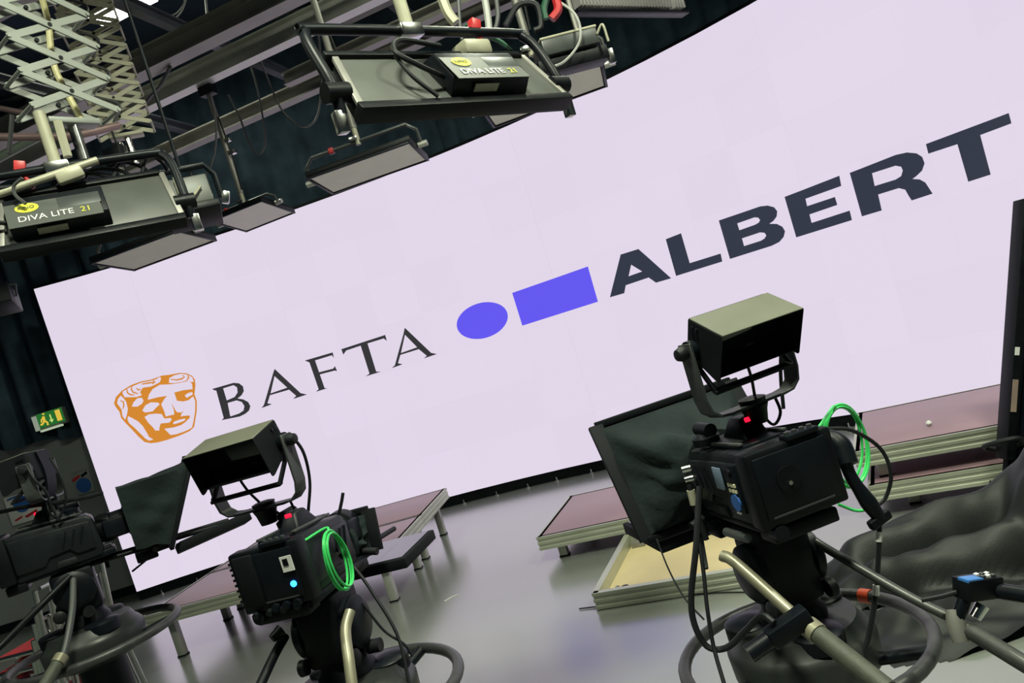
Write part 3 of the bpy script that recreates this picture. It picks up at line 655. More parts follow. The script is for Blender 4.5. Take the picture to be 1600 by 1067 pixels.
def soft_panel(c, rz, tilt, w, d, label, pole_top=None, yoke_h=0.12, group='unlit soft panel lamps'):
    """c = middle of the diffuser; the face looks down and towards the cameras"""
    L = thing('soft_panel_lamp', label, 'panel lamp', c, rz, group)
    T = Matrix.Rotation(tilt, 4, 'X')
    mb = MB().box((0, 0, 0.018), (w + 0.03, d + 0.03, 0.036)); mb.xf(T).build('housing', BLACK, L, 0.006)
    MB().box((0, 0, -0.002), (w - 0.01, d - 0.02, 0.006)).xf(T).build('diffuser', DIFF, L)
    for sx in (-1, 1):
        MB().box((sx * (w / 2 + 0.008), 0, -0.004), (0.014, d + 0.03, 0.012)).xf(T).build('edge_channel', DGREY, L, 0.001)
        MB().box((0, sx * (d / 2 + 0.006), -0.004), (w + 0.03, 0.014, 0.012)).xf(T).build('edge_channel', DGREY, L, 0.001)
    y0 = -d * 0.1
    k = w / 2 + 0.04
    MB().tube([(-k, y0, 0.02), (-k, y0 - 0.02, yoke_h * 0.7), (-k + 0.05, y0 - 0.03, yoke_h), (k - 0.05, y0 - 0.03, yoke_h), (k, y0 - 0.02, yoke_h * 0.7), (k, y0, 0.02)], 0.011, 8).build('yoke', MGREY, L)
    for sx in (-1, 1):
        MB().cyl((sx * (k - 0.02), y0, 0.02), (sx * (k + 0.035), y0, 0.02), 0.018, seg=10).build('yoke_knob', ALU, L)
    MB().cyl((0, y0 - 0.03, yoke_h - 0.02), (0, y0 - 0.03, yoke_h + 0.09), 0.016, seg=10).build('spigot', CREAM, L)
    MB().box((-0.02, y0 - 0.03, yoke_h + 0.02), (0.05, 0.05, 0.03)).build('clamp', CHROME, L, 0.004)
    MB().box((-0.17, y0 - 0.03, yoke_h), (0.03, 0.034, 0.034)).build('safety_tag', RED, L, 0.005)
    MB().box((0.05, 0.03, 0.05), (0.22, d * 0.4, 0.03)).xf(T).build('driver_box', DGREY, L, 0.004)
    if pole_top:
        zt = pole_top - c[2]
        b0 = yoke_h + 0.08
        MB().tube([(0, y0 - 0.03, b0), (0, y0 - 0.03, zt)], 0.02, 10).build('drop_arm', ALUDK, L)
        MB().box((0.04, y0 - 0.03, b0 + 0.32), (0.06, 0.04, 0.035)).build('arm_collar', CHROME, L, 0.004)
        MB().box((0.035, y0 - 0.03, b0 + 0.42), (0.05, 0.03, 0.03)).build('arm_collar', CHROME, L, 0.004)
        MB().tube([(0.03, y0 - 0.05, b0 + 0.02), (0.05, y0 - 0.06, b0 + 0.3), (0.03, y0 - 0.05, b0 + 0.6)], 0.007, 6, 6).build('supply_cable', BLACK, L)
        MB().box((0, y0 - 0.03, zt - 0.06), (0.12, 0.08, 0.12)).build('trolley', DGREY, L, 0.006)
    return L


soft_panel(at_depth(577, 263, 4.55), R(-9), R(-5), 0.62, 0.36, 'unlit panel lamp with a looped yoke hanging below the centre lamp', 4.2, 0.15)
soft_panel(at_depth(242, 392, 4.75), R(-12), R(-5), 0.60, 0.36, 'unlit panel lamp lowest at the left, under the big grey lamp', 3.4, 0.15)
soft_panel(at_depth(396, 338, 6.1), R(-17), R(-8), 0.46, 0.42, 'unlit panel lamp at the end of the long drop arm', 4.2, 0.1)
soft_panel(at_depth(850, 147, 3.95), R(-11), R(-5), 0.62, 0.36, 'unlit panel lamp half hidden behind the centre lamp', 4.2, 0.2)

# ------------------------------------------------------------------ fluorescent style soft lights, seen from behind


def tube_lamp(loc, rz, W, run, rise, depth, label, box_x, txt, yh=0.32):
    L = thing('studio_soft_light', label, 'soft light', loc, rz, 'big soft lights seen from behind')
    ln = math.hypot(run, rise); ang = math.atan2(rise, run)
    T = Matrix.Rotation(ang, 4, 'X')           # local y' runs up the back panel, z' is outward
    # back shell: flat panel with sloping ends
    w = W / 2
    MB().prism([(-w, 0), (w, 0), (w * 0.97, ln), (-w * 0.87, ln)], -0.012, 0.0, 'z').xf(T).build('back_panel', LAMPBK, L, 0.003)
    MB().prism([(-w - 0.005, -0.01), (w + 0.005, -0.01), (w * 0.97 + 0.005, ln + 0.01), (-w * 0.87 - 0.005, ln + 0.01)], -depth, -0.013, 'z').xf(T).build('lamp_body', BLACK, L, 0.004)
    for yy, hh in ((-0.008, 0.03), (ln + 0.004, 0.022)):
        MB().box((0, yy, -0.012), (W + 0.02 if yy < 0 else W * 0.95, hh, 0.05)).xf(T).build('edge_rail', BLACK, L, 0.004)
    for sx in (-1, 1):
        MB().bar(Vector((sx * w, 0, 0.002)), Vector((w * 0.97 if sx > 0 else -w * 0.87, ln, 0.002)), 0.02, 0.012).xf(T).build('end_lip', ALUDK, L, 0.002)
    # ballast box with print
    bx = MB().prism([(0.0, 0.0), (0.055, 0.015), (0.062, ln * 0.55), (0.0, ln * 0.72)], -0.15, 0.15, 'x')
    # prism axis x: (d, a, b) -> a is y, b is z ; swap so the box stands on the panel
    for v in bx.bm.verts: v.co = Vector((v.co.x + box_x, v.co.z + ln * 0.1, v.co.y))
    bal = bx.xf(T).build('ballast', DGREY, L, 0.004)
    E3 = (T @ Matrix.Rotation(0, 4, 'Z')).to_euler()
    top = Vector((0, ln * 0.1 + 0.17 * 0.5, 0.065))
    def P(x, y, z): return T @ Vector((x + box_x, y, z))
    MB().box((box_x + 0.07, ln * 0.42, 0.0635), (0.13, ln * 0.22, 0.004)).xf(T).build('control_panel', MGREY, bal, 0.001)
    MB().box((box_x - 0.01, ln * 0.30, 0.064), (0.28, ln * 0.46, 0.002)).xf(T).build('face_plate', LAMPBK, bal)
    text_part(txt, 0.036, WHITE, L, P(-0.12, ln * 0.16, 0.066), E3, 'lettering', sx=1.05)
    text_part('21', 0.034, YELLOW, L, P(0.065, ln * 0.16, 0.066), E3, 'lettering')
    lg = MB().lathe([(0.026, 0), (0.026, 0.0012)], 20)
    for v in lg.bm.verts: v.co = Vector((v.co.x * 1.35 + box_x - 0.085, v.co.y * 0.85 + ln * 0.42, v.co.z + 0.0655))
    lg.xf(T).build('logo_badge', YELLOW, L)
    text_part('KINO', 0.02, LAMPBK, L, P(-0.112, ln * 0.395, 0.0675), E3, 'lettering')
    MB().box((box_x - 0.03, -0.0, 0.03), (0.09, 0.004, 0.026), rot=(0, 0, 0)).xf(T @ Matrix.Translation((0, ln * 0.1 - 0.002, 0))).build('rating_label', CREAM, L)
    # yoke
    k = w + 0.035; yb = run * 0.35; zb = rise * 0.4
    MB().tube([(-k, yb, zb - 0.08), (-k, yb, zb), (-k, yb + 0.05, zb + yh * 0.65), (-k + 0.02, yb + 0.08, zb + yh * 0.92), (-k + 0.07, yb + 0.09, zb + yh), (k - 0.07, yb + 0.09, zb + yh), (k - 0.02, yb + 0.08, zb + yh * 0.92), (k, yb + 0.05, zb + yh * 0.65), (k, yb, zb), (k, yb, zb - 0.08)], 0.016, 10, 3).build('yoke', DGREY, L)
    for sx in (-1, 1):
        MB().cyl((sx * (k - 0.04), yb, zb - 0.02), (sx * (k + 0.03), yb, zb - 0.02), 0.028, seg=12).build('yoke_knob', BLACK, L)
        MB().box((sx * (k + 0.01), yb, zb - 0.1), (0.03, 0.03, 0.06)).build('yoke_lock', CHROME, L, 0.004)
    MB().cyl((-0.05, yb + 0.09, zb + yh), (-0.05, yb + 0.09, zb + yh + 0.2), 0.02, seg=12).build('spigot', CREAM, L)
    MB().box((-0.05, yb + 0.09, zb + yh), (0.08, 0.05, 0.04)).build('yoke_clamp', CHROME, L, 0.006)
    # cable from the ballast, red safety plug, cable bundle on the yoke
    MB().tube([P(-0.15, ln * 0.35, 0.03), P(-0.24, ln * 0.4, 0.06), P(-0.29, ln * 0.62, 0.07), P(-0.22, ln * 0.95, 0.06), P(-0.05, ln * 1.05, 0.03)], 0.008, 8, 6).build('lamp_cable', RUBBER, L)
    MB().tube([P(-0.29, ln * 0.6, 0.06), P(-0.27, ln * 0.3, 0.04), P(-0.22, 0.0, 0.02)], 0.006, 8, 6).build('lamp_cable', RUBBER, L)
    return L


d2 = tube_lamp((0.135, 2.305, 2.30), R(38.5), 0.78, 0.13, 0.195, 0.05, 'big grey soft light with a yellow badge hanging at the top centre', 0.08, 'DIVA LITE', 0.2)
d1 = tube_lamp((-1.20, 2.645, 2.355), R(25.8), 0.56, 0.13, 0.20, 0.05, 'big grey soft light hanging below the left scissor arm', -0.09, 'DIVA LITE', 0.2)
for L, x in ((d2, 0.22), (d1, -0.16)):
    MB().box((x, 0.14, 0.30), (0.035, 0.03, 0.045), rot=(0, R(15), 0)).cyl((x, 0.14, 0.285), (x + 0.02, 0.14, 0.225), 0.009, seg=8).build('safety_plug', RED, L, 0.008)
for k in range(7):     # black cable bundle over the right end of the centre lamp
    MB().tube([(0.2 + 0.01 * k, 0.16 + 0.012 * k, 0.2), (0.2 + 0.012 * k, 0.18, 0.25 + 0.01 * k), (0.3, 0.2 + 0.01 * k, 0.30 + 0.01 * k), (0.38, 0.18, 0.25), (0.42, 0.15 + 0.01 * k, 0.1)], 0.008, 6, 6).build('bundled_cable', RUBBER if k % 3 else mat('dark_green_cable', (0.02, 0.09, 0.05), 0.5), d2)
for k in range(4):
    MB().tube([(-0.1 + 0.1 * k, 0.15, 0.2), (-0.05 + 0.1 * k, 0.17, 0.25 + 0.012 * k), (0.05 + 0.08 * k, 0.16, 0.25), (0.12 + 0.06 * k, 0.17, 0.22)], 0.007, 6, 6).build('bundled_cable', RUBBER, d1)
MB().cyl((-0.25, 0.10, 0.21), (0.08, 0.12, 0.28), 0.014, seg=10).build('lamp_tube', CREAM, d1)
MB().box((-0.02, 0.1, 0.235), (0.09, 0.04, 0.04), rot=(0, R(-12), 0)).build('cable_connector', CREAM, d1, 0.008)
MB().box((0.17, 0.13, 0.215), (0.11, 0.08, 0.05)).build('lamp_connector', CREAM, d2, 0.012)

# power box with pale top, behind the centre lamp
p = at_depth(884, 78, 3.6)
pbx = thing('power_box', 'pale flat box with a grey front hanging right of the centre lamp', 'power box', p, R(8))
MB().box((0, 0, 0.0), (0.27, 0.2, 0.075)).build('housing', MGREY, pbx, 0.008)
MB().box((0, 0, 0.04), (0.275, 0.205, 0.012)).build('lid', CREAM, pbx, 0.004)
MB().box((0, -0.02, -0.075), (0.34, 0.12, 0.06)).build('mounting_bar', BLACK, pbx, 0.006)
MB().box((0.18, -0.06, -0.1), (0.03, 0.03, 0.07)).build('clamp', CHROME, pbx, 0.005)
MB().tube([(0.13, -0.1, 0.0), (0.16, -0.12, 0.03), (0.165, -0.12, -0.05)], 0.006, 6, 4).build('handle', CREAM, pbx)
MB().tube([(-0.02, -0.08, 0.22), (0.05, -0.12, 0.1), (0.03, -0.14, -0.02), (-0.06, -0.13, -0.09), (-0.14, -0.12, -0.1)], 0.006, 6, 6).build('supply_cable', CBW, pbx)
MB().cyl((0.08, 0, 0.04), (0.08, 0, 1.3), 0.012, seg=8).build('hanging_rod', ALUDK, pbx)
# finned strip light along the top of the frame
l = at_height(905, 14, 3.2); r_ = at_height(1078, 17, 3.2); ang = math.atan2((r_ - l).y, (r_ - l).x); W = (r_ - l).length
st = thing('strip_light', 'long strip light with many white fins at the top edge, right of centre', 'strip light', (l + r_) / 2, ang)
MB().box((0, 0.03, 0.0), (W, 0.05, 0.02)).build('lower_rail', DGREY, st, 0.003)
MB().box((0, 0.06, 0.09), (W, 0.02, 0.2)).build('back_plate', BLACK, st, 0.003)
fin = MB().box((0, 0, 0), (0.009, 0.06, 0.11)).build('fin', mat('pale_fin', (0.42, 0.4, 0.4), 0.5), st)
fin.location = (-W / 2 + 0.02, 0.02, 0.075)
nf = 34
for k in range(1, nf):
    if k == 29: continue
    inst(fin, st, (-W / 2 + 0.02 + k * (W - 0.04) / nf, 0.02, 0.075))
MB().cyl((-W * 0.35, 0.06, 0.18), (-W * 0.35, 0.06, 1.5), 0.014, seg=8).cyl((W * 0.35, 0.06, 0.18), (W * 0.35, 0.06, 1.5), 0.014, seg=8).build('hanging_rod', ALUDK, st)
cable([(690, -5), (700, 20), (712, 36)], 2.9, 0.02, CREAM, 'thick cream post coming down onto the centre lamp yoke', 'lamp_post', 4, 'post')
cable([(90, 190), (97, 215), (106, 245)], 2.7, 0.016, CREAM, 'thick cream post coming down onto the left soft light', 'lamp_post', 4, 'post')
cable([(757, -5), (762, 25), (765, 55)], 3.1, 0.014, CBW, 'pale cable dropping behind the centre lamp', n=4)
cable([(716, -5), (719, 40), (722, 62)], 3.0, 0.007, CBL, 'thin black cable dropping onto the centre lamp', n=4)
cable([(775, -5), (778, 25), (772, 50), (760, 62)], 2.9, 0.009, CBL, 'black cable curling behind the red plug', n=4)
cable([(790, 40), (810, 8), (838, 8), (845, 40), (835, 48)], 3.2, 0.013, RUBBER, 'coiled black cable bunch above the centre lamp')
cable([(868, -5), (872, 15), (862, 30)], 3.2, 0.018, RED, 'red connector hanging above the power box', 'connector', 4, 'connector')
cable([(855, -6), (850, 14), (853, 30)], 3.2, 0.014, mat('dark_green_cable', (0.02, 0.09, 0.05), 0.5), 'dark green cable beside the red connector', n=4)
cable([(35, 278), (22, 290), (24, 305), (40, 318)], 2.5, 0.006, CBL, 'thin cable under the red plug on the left soft light', n=5)
# small lantern right of the left soft light
p = at_depth(297, 312, 3.1)
sm = thing('small_lantern', 'small pale backed lantern with its own yoke, right of the left soft light', 'lantern', p, R(20))
MB().box((0, 0, 0), (0.17, 0.16, 0.12), rot=(R(-12), 0, 0)).build('lantern_body', LAMPBK, sm, 0.008)
MB().box((0, -0.02, -0.075), (0.2, 0.18, 0.03), rot=(R(-12), 0, 0)).build('front_rim', BLACK, sm, 0.004)
MB().tube([(-0.12, 0, -0.02), (-0.12, 0, 0.08), (-0.09, 0, 0.125), (0.09, 0, 0.125), (0.12, 0, 0.08), (0.12, 0, -0.02)], 0.012, 8).build('yoke', DGREY, sm)
MB().box((0.135, 0, -0.02), (0.03, 0.035, 0.05), rot=(0, R(20), 0)).build('yoke_lock', CHROME, sm, 0.006)
MB().box((-0.03, -0.085, 0.04), (0.02, 0.02, 0.07)).build('terminal_post', CREAM, sm, 0.004)
MB().tube([(-0.06, -0.09, 0.0), (0.0, -0.1, -0.02), (0.05, -0.09, 0.02)], 0.006, 6, 5).build('lamp_cable', CREAM, sm)
MB().cyl((0, 0, 0.125), (0, 0, 1.35), 0.007, seg=8).build('hanging_rod', DGREY, sm)
# lantern edge at the far left of the frame
p = at_depth(-14, 472, 6.0)
ll = thing('hanging_lantern', 'dark lantern cut off by the left edge, beside the screen corner', 'lantern', p, R(20))
MB().box((0, 0, 0), (0.34, 0.3, 0.16), rot=(R(-10), 0, 0)).build('lantern_body', DGREY, ll, 0.01)
MB().tube([(0.18, 0, 0.0), (0.2, 0, 0.09), (0.05, 0, 0.12), (-0.15, 0, 0.12)], 0.01, 8).build('yoke', MGREY, ll)
MB().cyl((-0.1, 0, 0.12), (-0.1, 0, 1.6), 0.016, seg=8).build('drop_rod', DGREY, ll)

# ------------------------------------------------------------------ studio cameras on pedestals


def pedestal(loc, rz, zr, label, bars, hz=0.0, group='wheeled camera pedestals'):
    """zr = height of the steering ring; heading of the camera is local +y"""
    P = thing('camera_pedestal', label, 'pedestal', loc, rz, group)
    MB().lathe([(0.10, 0.10), (0.27, 0.11), (0.28, 0.14), (0.26, 0.18), (0.13, 0.24), (0.12, 0.30)], 36).build('base_skirt', BLACK, P, 0.0)
    for k in range(3):
        a = R(90 + 120 * k); c = Vector((0.33 * math.cos(a), 0.33 * math.sin(a), 0.07)); t = Vector((-math.sin(a), math.cos(a), 0))
        MB().cyl(c - t * 0.03, c + t * 0.03, 0.07, seg=20).build('wheel', RUBBER, P)
    MB().lathe([(0.085, 0.28), (0.085, zr - 0.06)], 24).build('column', DGREY, P)
    MB().lathe([(0.09, zr - 0.095), (0.15, zr - 0.09), (0.182, zr - 0.07), (0.186, zr - 0.005), (0.172, zr + 0.015), (0.165, zr + 0.02), (0.15, zr + 0.05), (0.09, zr + 0.055)], 40).build('turret', TURRET, P)
    for k in range(3):
        a = R(25 + 120 * k)
        c = Vector((0.115 * math.cos(a), 0.115 * math.sin(a), zr + 0.02))
        MB().lathe([(0.062, 0), (0.062, 0.036), (0.056, 0.042), (0.02, 0.046)], 24, Matrix.Translation(c)).build('weight_cap', DGREY, P)
    pts = [(0.305 * math.cos(2 * math.pi * k / 48), 0.305 * math.sin(2 * math.pi * k / 48), zr - 0.03) for k in range(48)]
    MB().tube(pts, 0.017, 10, closed=True).build('steering_ring', RING, P)
    for k in range(3):
        a = R(-50 + 120 * k); d = Vector((math.cos(a), math.sin(a), 0))
        MB().tube([d * 0.15 + Vector((0, 0, zr - 0.06)), d * 0.295 + Vector((0, 0, zr - 0.034))], 0.016, 10).build('ring_spoke', DGREY, P)
    a = R(100); d = Vector((math.cos(a), math.sin(a), 0))
    # pan and tilt head
    z0 = zr + 0.04
    MB().lathe([(0.085, z0), (0.085, z0 + 0.03), (0.07, z0 + 0.05), (0.07, z0 + 0.075)], 28).build('head_flange', BLACK, P)
    MB().box((0, 0, z0 + 0.15 + hz / 2), (0.135, 0.15, 0.17 + hz)).build('head_block', BLACK, P, 0.015)
    for sx in (-1, 1):
        MB().lathe([(0.075, 0), (0.075, 0.02), (0.062, 0.03), (0.03, 0.034)], 28, Matrix.Translation((sx * 0.066, -0.005, z0 + 0.16)) @ Matrix.Rotation(sx * math.pi / 2, 4, 'Y')).build('tilt_drum', DGREY, P)
        MB().lathe([(0.022, 0), (0.024, 0.018), (0.016, 0.024)], 14, Matrix.Translation((sx * 0.07, -0.075, z0 + 0.085)) @ Matrix.Rotation(sx * math.pi / 2, 4, 'Y')).build('drag_knob', RUBBER, P)
    MB().cyl((0.075, 0.02, z0 + 0.07), (0.115, 0.02, z0 + 0.07), 0.02, seg=14).build('drag_knob', RUBBER, P)
    MB().box((0, 0.0, z0 + 0.255 + hz), (0.14, 0.34, 0.024)).build('wedge_plate', DGREY, P, 0.005)
    MB().box((0, 0.01, z0 + 0.268 + hz), (0.10, 0.30, 0.018)).build('camera_plate', BLACK, P, 0.004)
    MB().cyl((-0.10, -0.09, z0 + 0.24 + hz), (-0.10, 0.02, z0 + 0.235 + hz), 0.011, seg=10).build('plate_lever', MGREY, P)
    for pts, m, r, kind in bars:
        b = MB().tube(pts, r, 12, 6).build('pan_bar', m, P)
        if kind:
            e = Vector(pts[-1]); d = (e - Vector(pts[-2])).normalized()
            MB().tube([e - d * 0.02, e + d * 0.16], 0.021, 14).build('hand_grip', mat('grip_olive', (0.055, 0.06, 0.045), 0.6, 0, 0.2, 40, 0.1), b)
            MB().tube([e - d * 0.05, e - d * 0.02], 0.024, 12).build('bar_clamp', BAR, b)
    return P


def studio_camera(loc, rz, label, coil=None, group='studio cameras', rear='plain'):
    """origin: middle of the body's underside; lens looks along +y"""
    C = thing('studio_camera', label, 'camera', loc, rz, group)
    b = MB().prism([(-0.16, 0.0), (0.13, 0.0), (0.14, 0.03), (0.13, 0.15), (0.11, 0.165), (-0.12, 0.178), (-0.16, 0.172)], -0.092, 0.092, 'x').build('body', BODY, C, 0.008)
    # sculpted left and right flanks
    for sx in (-1, 1):
        MB().prism([(-0.155, 0.03), (-0.06, 0.028), (-0.04, 0.055), (0.03, 0.06), (0.05, 0.035), (0.115, 0.035), (0.118, 0.14), (0.0, 0.15), (-0.155, 0.158)], sx * 0.092, sx * 0.102, 'x').build('side_cover', BODY, b, 0.004)
        MB().prism([(-0.03, 0.004), (0.05, 0.004), (0.04, 0.028), (-0.02, 0.03)], sx * 0.085, sx * 0.098, 'x').build('side_grip', RUBBER, b, 0.004)
        for k in range(3):
            MB().bar((sx * 0.103, 0.01 + 0.03 * k, 0.07), (sx * 0.103, 0.035 + 0.03 * k, 0.13), 0.004, 0.008, up=(1, 0, 0)).build('cooling_rib', DGREY, b)
    MB().box((0, -0.02, 0.178), (0.13, 0.2, 0.012)).build('top_plate', DGREY, b, 0.004)
    MB().bar((-0.06, -0.12, 0.189), (-0.06, 0.1, 0.176), 0.012, 0.008).bar((0.06, -0.12, 0.189), (0.06, 0.1, 0.176), 0.012, 0.008).build('top_rail', MGREY, b, 0.002)
    # operator panel on the left flank near the rear
    op = MB().box((-0.104, -0.115, 0.095), (0.008, 0.055, 0.12)).build('control_panel', DGREY, C, 0.003)
    MB().box((-0.1095, -0.055, 0.115), (0.004, 0.04, 0.055)).build('lcd_screen', LCD, C, 0.001)
    disc = MB().cyl((-0.108, -0.115, 0.062), (-0.112, -0.115, 0.062), 0.021, seg=20).build('dial', BLUE, op)
    MB().cyl((-0.108, -0.115, 0.135), (-0.114, -0.115, 0.135), 0.011, seg=14).build('joystick', BLACK, op)
    for k in range(6):
        MB().box((-0.1095, -0.128 + 0.013 * (k % 3), 0.105 - 0.014 * (k // 3)), (0.004, 0.008, 0.008)).build('button', mat('pale_button', (0.62, 0.6, 0.4), 0.5), op)
    MB().box((-0.1095, -0.115, 0.036), (0.003, 0.02, 0.004)).build('button', WHITE, op)
    # rear adaptor block
    rr = MB().box((0.005, -0.185, 0.095), (0.226, 0.055, 0.18)).build('rear_adaptor', BLACK, C, 0.008)
    MB().box((0.002, -0.2135, 0.098), (0.19, 0.006, 0.145)).build('rear_panel', DGREY, rr, 0.004)
    if rear == 'plain':
        MB().cyl((-0.02, -0.2165, 0.105), (-0.02, -0.221, 0.105), 0.03, seg=20).build('connector_cover', BLACK, rr)
        MB().cyl((-0.02, -0.221, 0.095), (-0.02, -0.2235, 0.095), 0.005, seg=10).build('screw', CHROME, rr)
    else:
        MB().box((-0.06, -0.2165, 0.1), (0.065, 0.012, 0.15)).build('battery_plate', HOODB, rr, 0.005)
        MB().box((0.075, -0.219, 0.125), (0.036, 0.003, 0.044)).build('sticker', WHITE, rr)
        MB().box((0.072, -0.2207, 0.13), (0.016, 0.002, 0.02)).build('sticker_print', BLACK, rr)
        MB().cyl((0.075, -0.217, 0.066), (0.075, -0.221, 0.066), 0.009, seg=14).build('blue_lamp', emat('blue_lamp_glow', (0.02, 0.22, 1.0), 6), rr)
        for k in range(3):
            MB().cyl((0.0 + 0.035 * k, -0.212, 0.012), (0.0 + 0.035 * k, -0.228, 0.012), 0.012, seg=12).build('connector', DGREY, rr)
        for k in range(9):
            MB().box((-0.112, -0.19, 0.03 + 0.016 * k), (0.01, 0.03, 0.007)).build('rear_fin', BLACK, rr)
    for k in range(4 if rear != 'plain' else 0):
        MB().cyl((-0.07 + 0.045 * k, -0.214, 0.004), (-0.07 + 0.045 * k, -0.226, 0.0), 0.010, seg=12).build('connector', DGREY, rr)
    MB().bar((-0.08, -0.215, 0.03), (0.08, -0.215, 0.03), 0.006, 0.004).build('panel_trim', MGREY, rr)
    MB().box((0.045, -0.2, 0.19), (0.085, 0.035, 0.012)).build('top_button_strip', DGREY, rr, 0.003)
    for k in range(4):
        MB().cyl((0.015 + 0.02 * k, -0.2, 0.194), (0.015 + 0.02 * k, -0.2, 0.202), 0.006, seg=10).build('top_button', MGREY, rr)
    MB().box((0.0, -0.17, -0.018), (0.17, 0.07, 0.035)).build('underside_box', BLACK, rr, 0.006)
    MB().cyl((-0.07, -0.18, -0.01), (-0.07, -0.215, -0.01), 0.019, seg=16).build('base_knob', DGREY, rr)
    # viewfinder post with tally lamp
    MB().box((0.015, -0.01, 0.205), (0.075, 0.13, 0.055), taper=(0.55, 0.45)).build('viewfinder_post', DGREY, C, 0.008)
    MB().box((0.015, -0.046, 0.226), (0.022, 0.006, 0.012)).build('tally_lamp', emat('tally_red', (1.0, 0.01, 0.05), 1.4), C, 0.002)
    MB().lathe([(0.034, 0), (0.036, 0.02), (0.02, 0.03)], 20, Matrix.Translation((-0.06, 0.06, 0.178))).build('microphone_mount', DGREY, C)
    MB().cyl((-0.055, 0.03, 0.215), (-0.055, 0.10, 0.215), 0.018, seg=14).build('mount_knob', BLACK, C)
    # lens
    ln = MB().lathe([(0.052, 0), (0.058, 0.02), (0.058, 0.05), (0.052, 0.055), (0.052, 0.10), (0.062, 0.105), (0.062, 0.15), (0.058, 0.155)], 30, Matrix.Translation((0, 0.135, 0.088)) @ Matrix.Rotation(-math.pi / 2, 4, 'X')).build('lens', BLACK, C)
    MB().box((0.066, 0.2, 0.085), (0.03, 0.09, 0.07)).build('lens_servo', DGREY, ln, 0.008)
    MB().lathe([(0.05, 0.156), (0.02, 0.16)], 24, Matrix.Translation((0, 0.135, 0.088)) @ Matrix.Rotation(-math.pi / 2, 4, 'X')).build('lens_glass', GLASS, ln)
    for k, zz in enumerate((0.118, 0.09)):
        MB().cyl((-0.096, 0.125, zz), (-0.118, 0.135, zz), 0.009, seg=12).build('connector', CHROME, C)
    MB().tube([(-0.112, 0.13, 0.075), (-0.115, 0.13, 0.02), (-0.112, 0.125, -0.08)], 0.008, 8, 4).build('camera_cable', RUBBER, C)
    MB().cyl((-0.113, 0.13, 0.06), (-0.115, 0.13, 0.02), 0.011, seg=12).build('cable_plug', CREAM, C)
    if coil:
        c, ax, r = coil
        c = Vector(c); A = Vector(ax).normalized(); X = A.cross(Vector((0, 0, 1))).normalized(); Y = Vector((0, 0, 1))
        for k in range(3):
            rr2 = r * (1 + 0.05 * math.sin(k * 2.1)); off = A * 0.008 * (k - 1)
            pts = [c + off + X * rr2 * (0.78 + 0.03 * k) * math.cos(2 * math.pi * j / 20) + Y * rr2 * 1.05 * math.sin(2 * math.pi * j / 20 + 0.1 * k) for j in range(20)]
            MB().tube(pts, 0.004, 6, 3, closed=True).build('green_cable_coil', GREENC, C)
        MB().tube([c + Y * r * 1.02, c + Y * r * 1.15 - X * 0.03 - A * 0.02, Vector((0.1, -0.16, 0.16))], 0.004, 6, 5).build('green_cable_coil', GREENC, C)
    return C


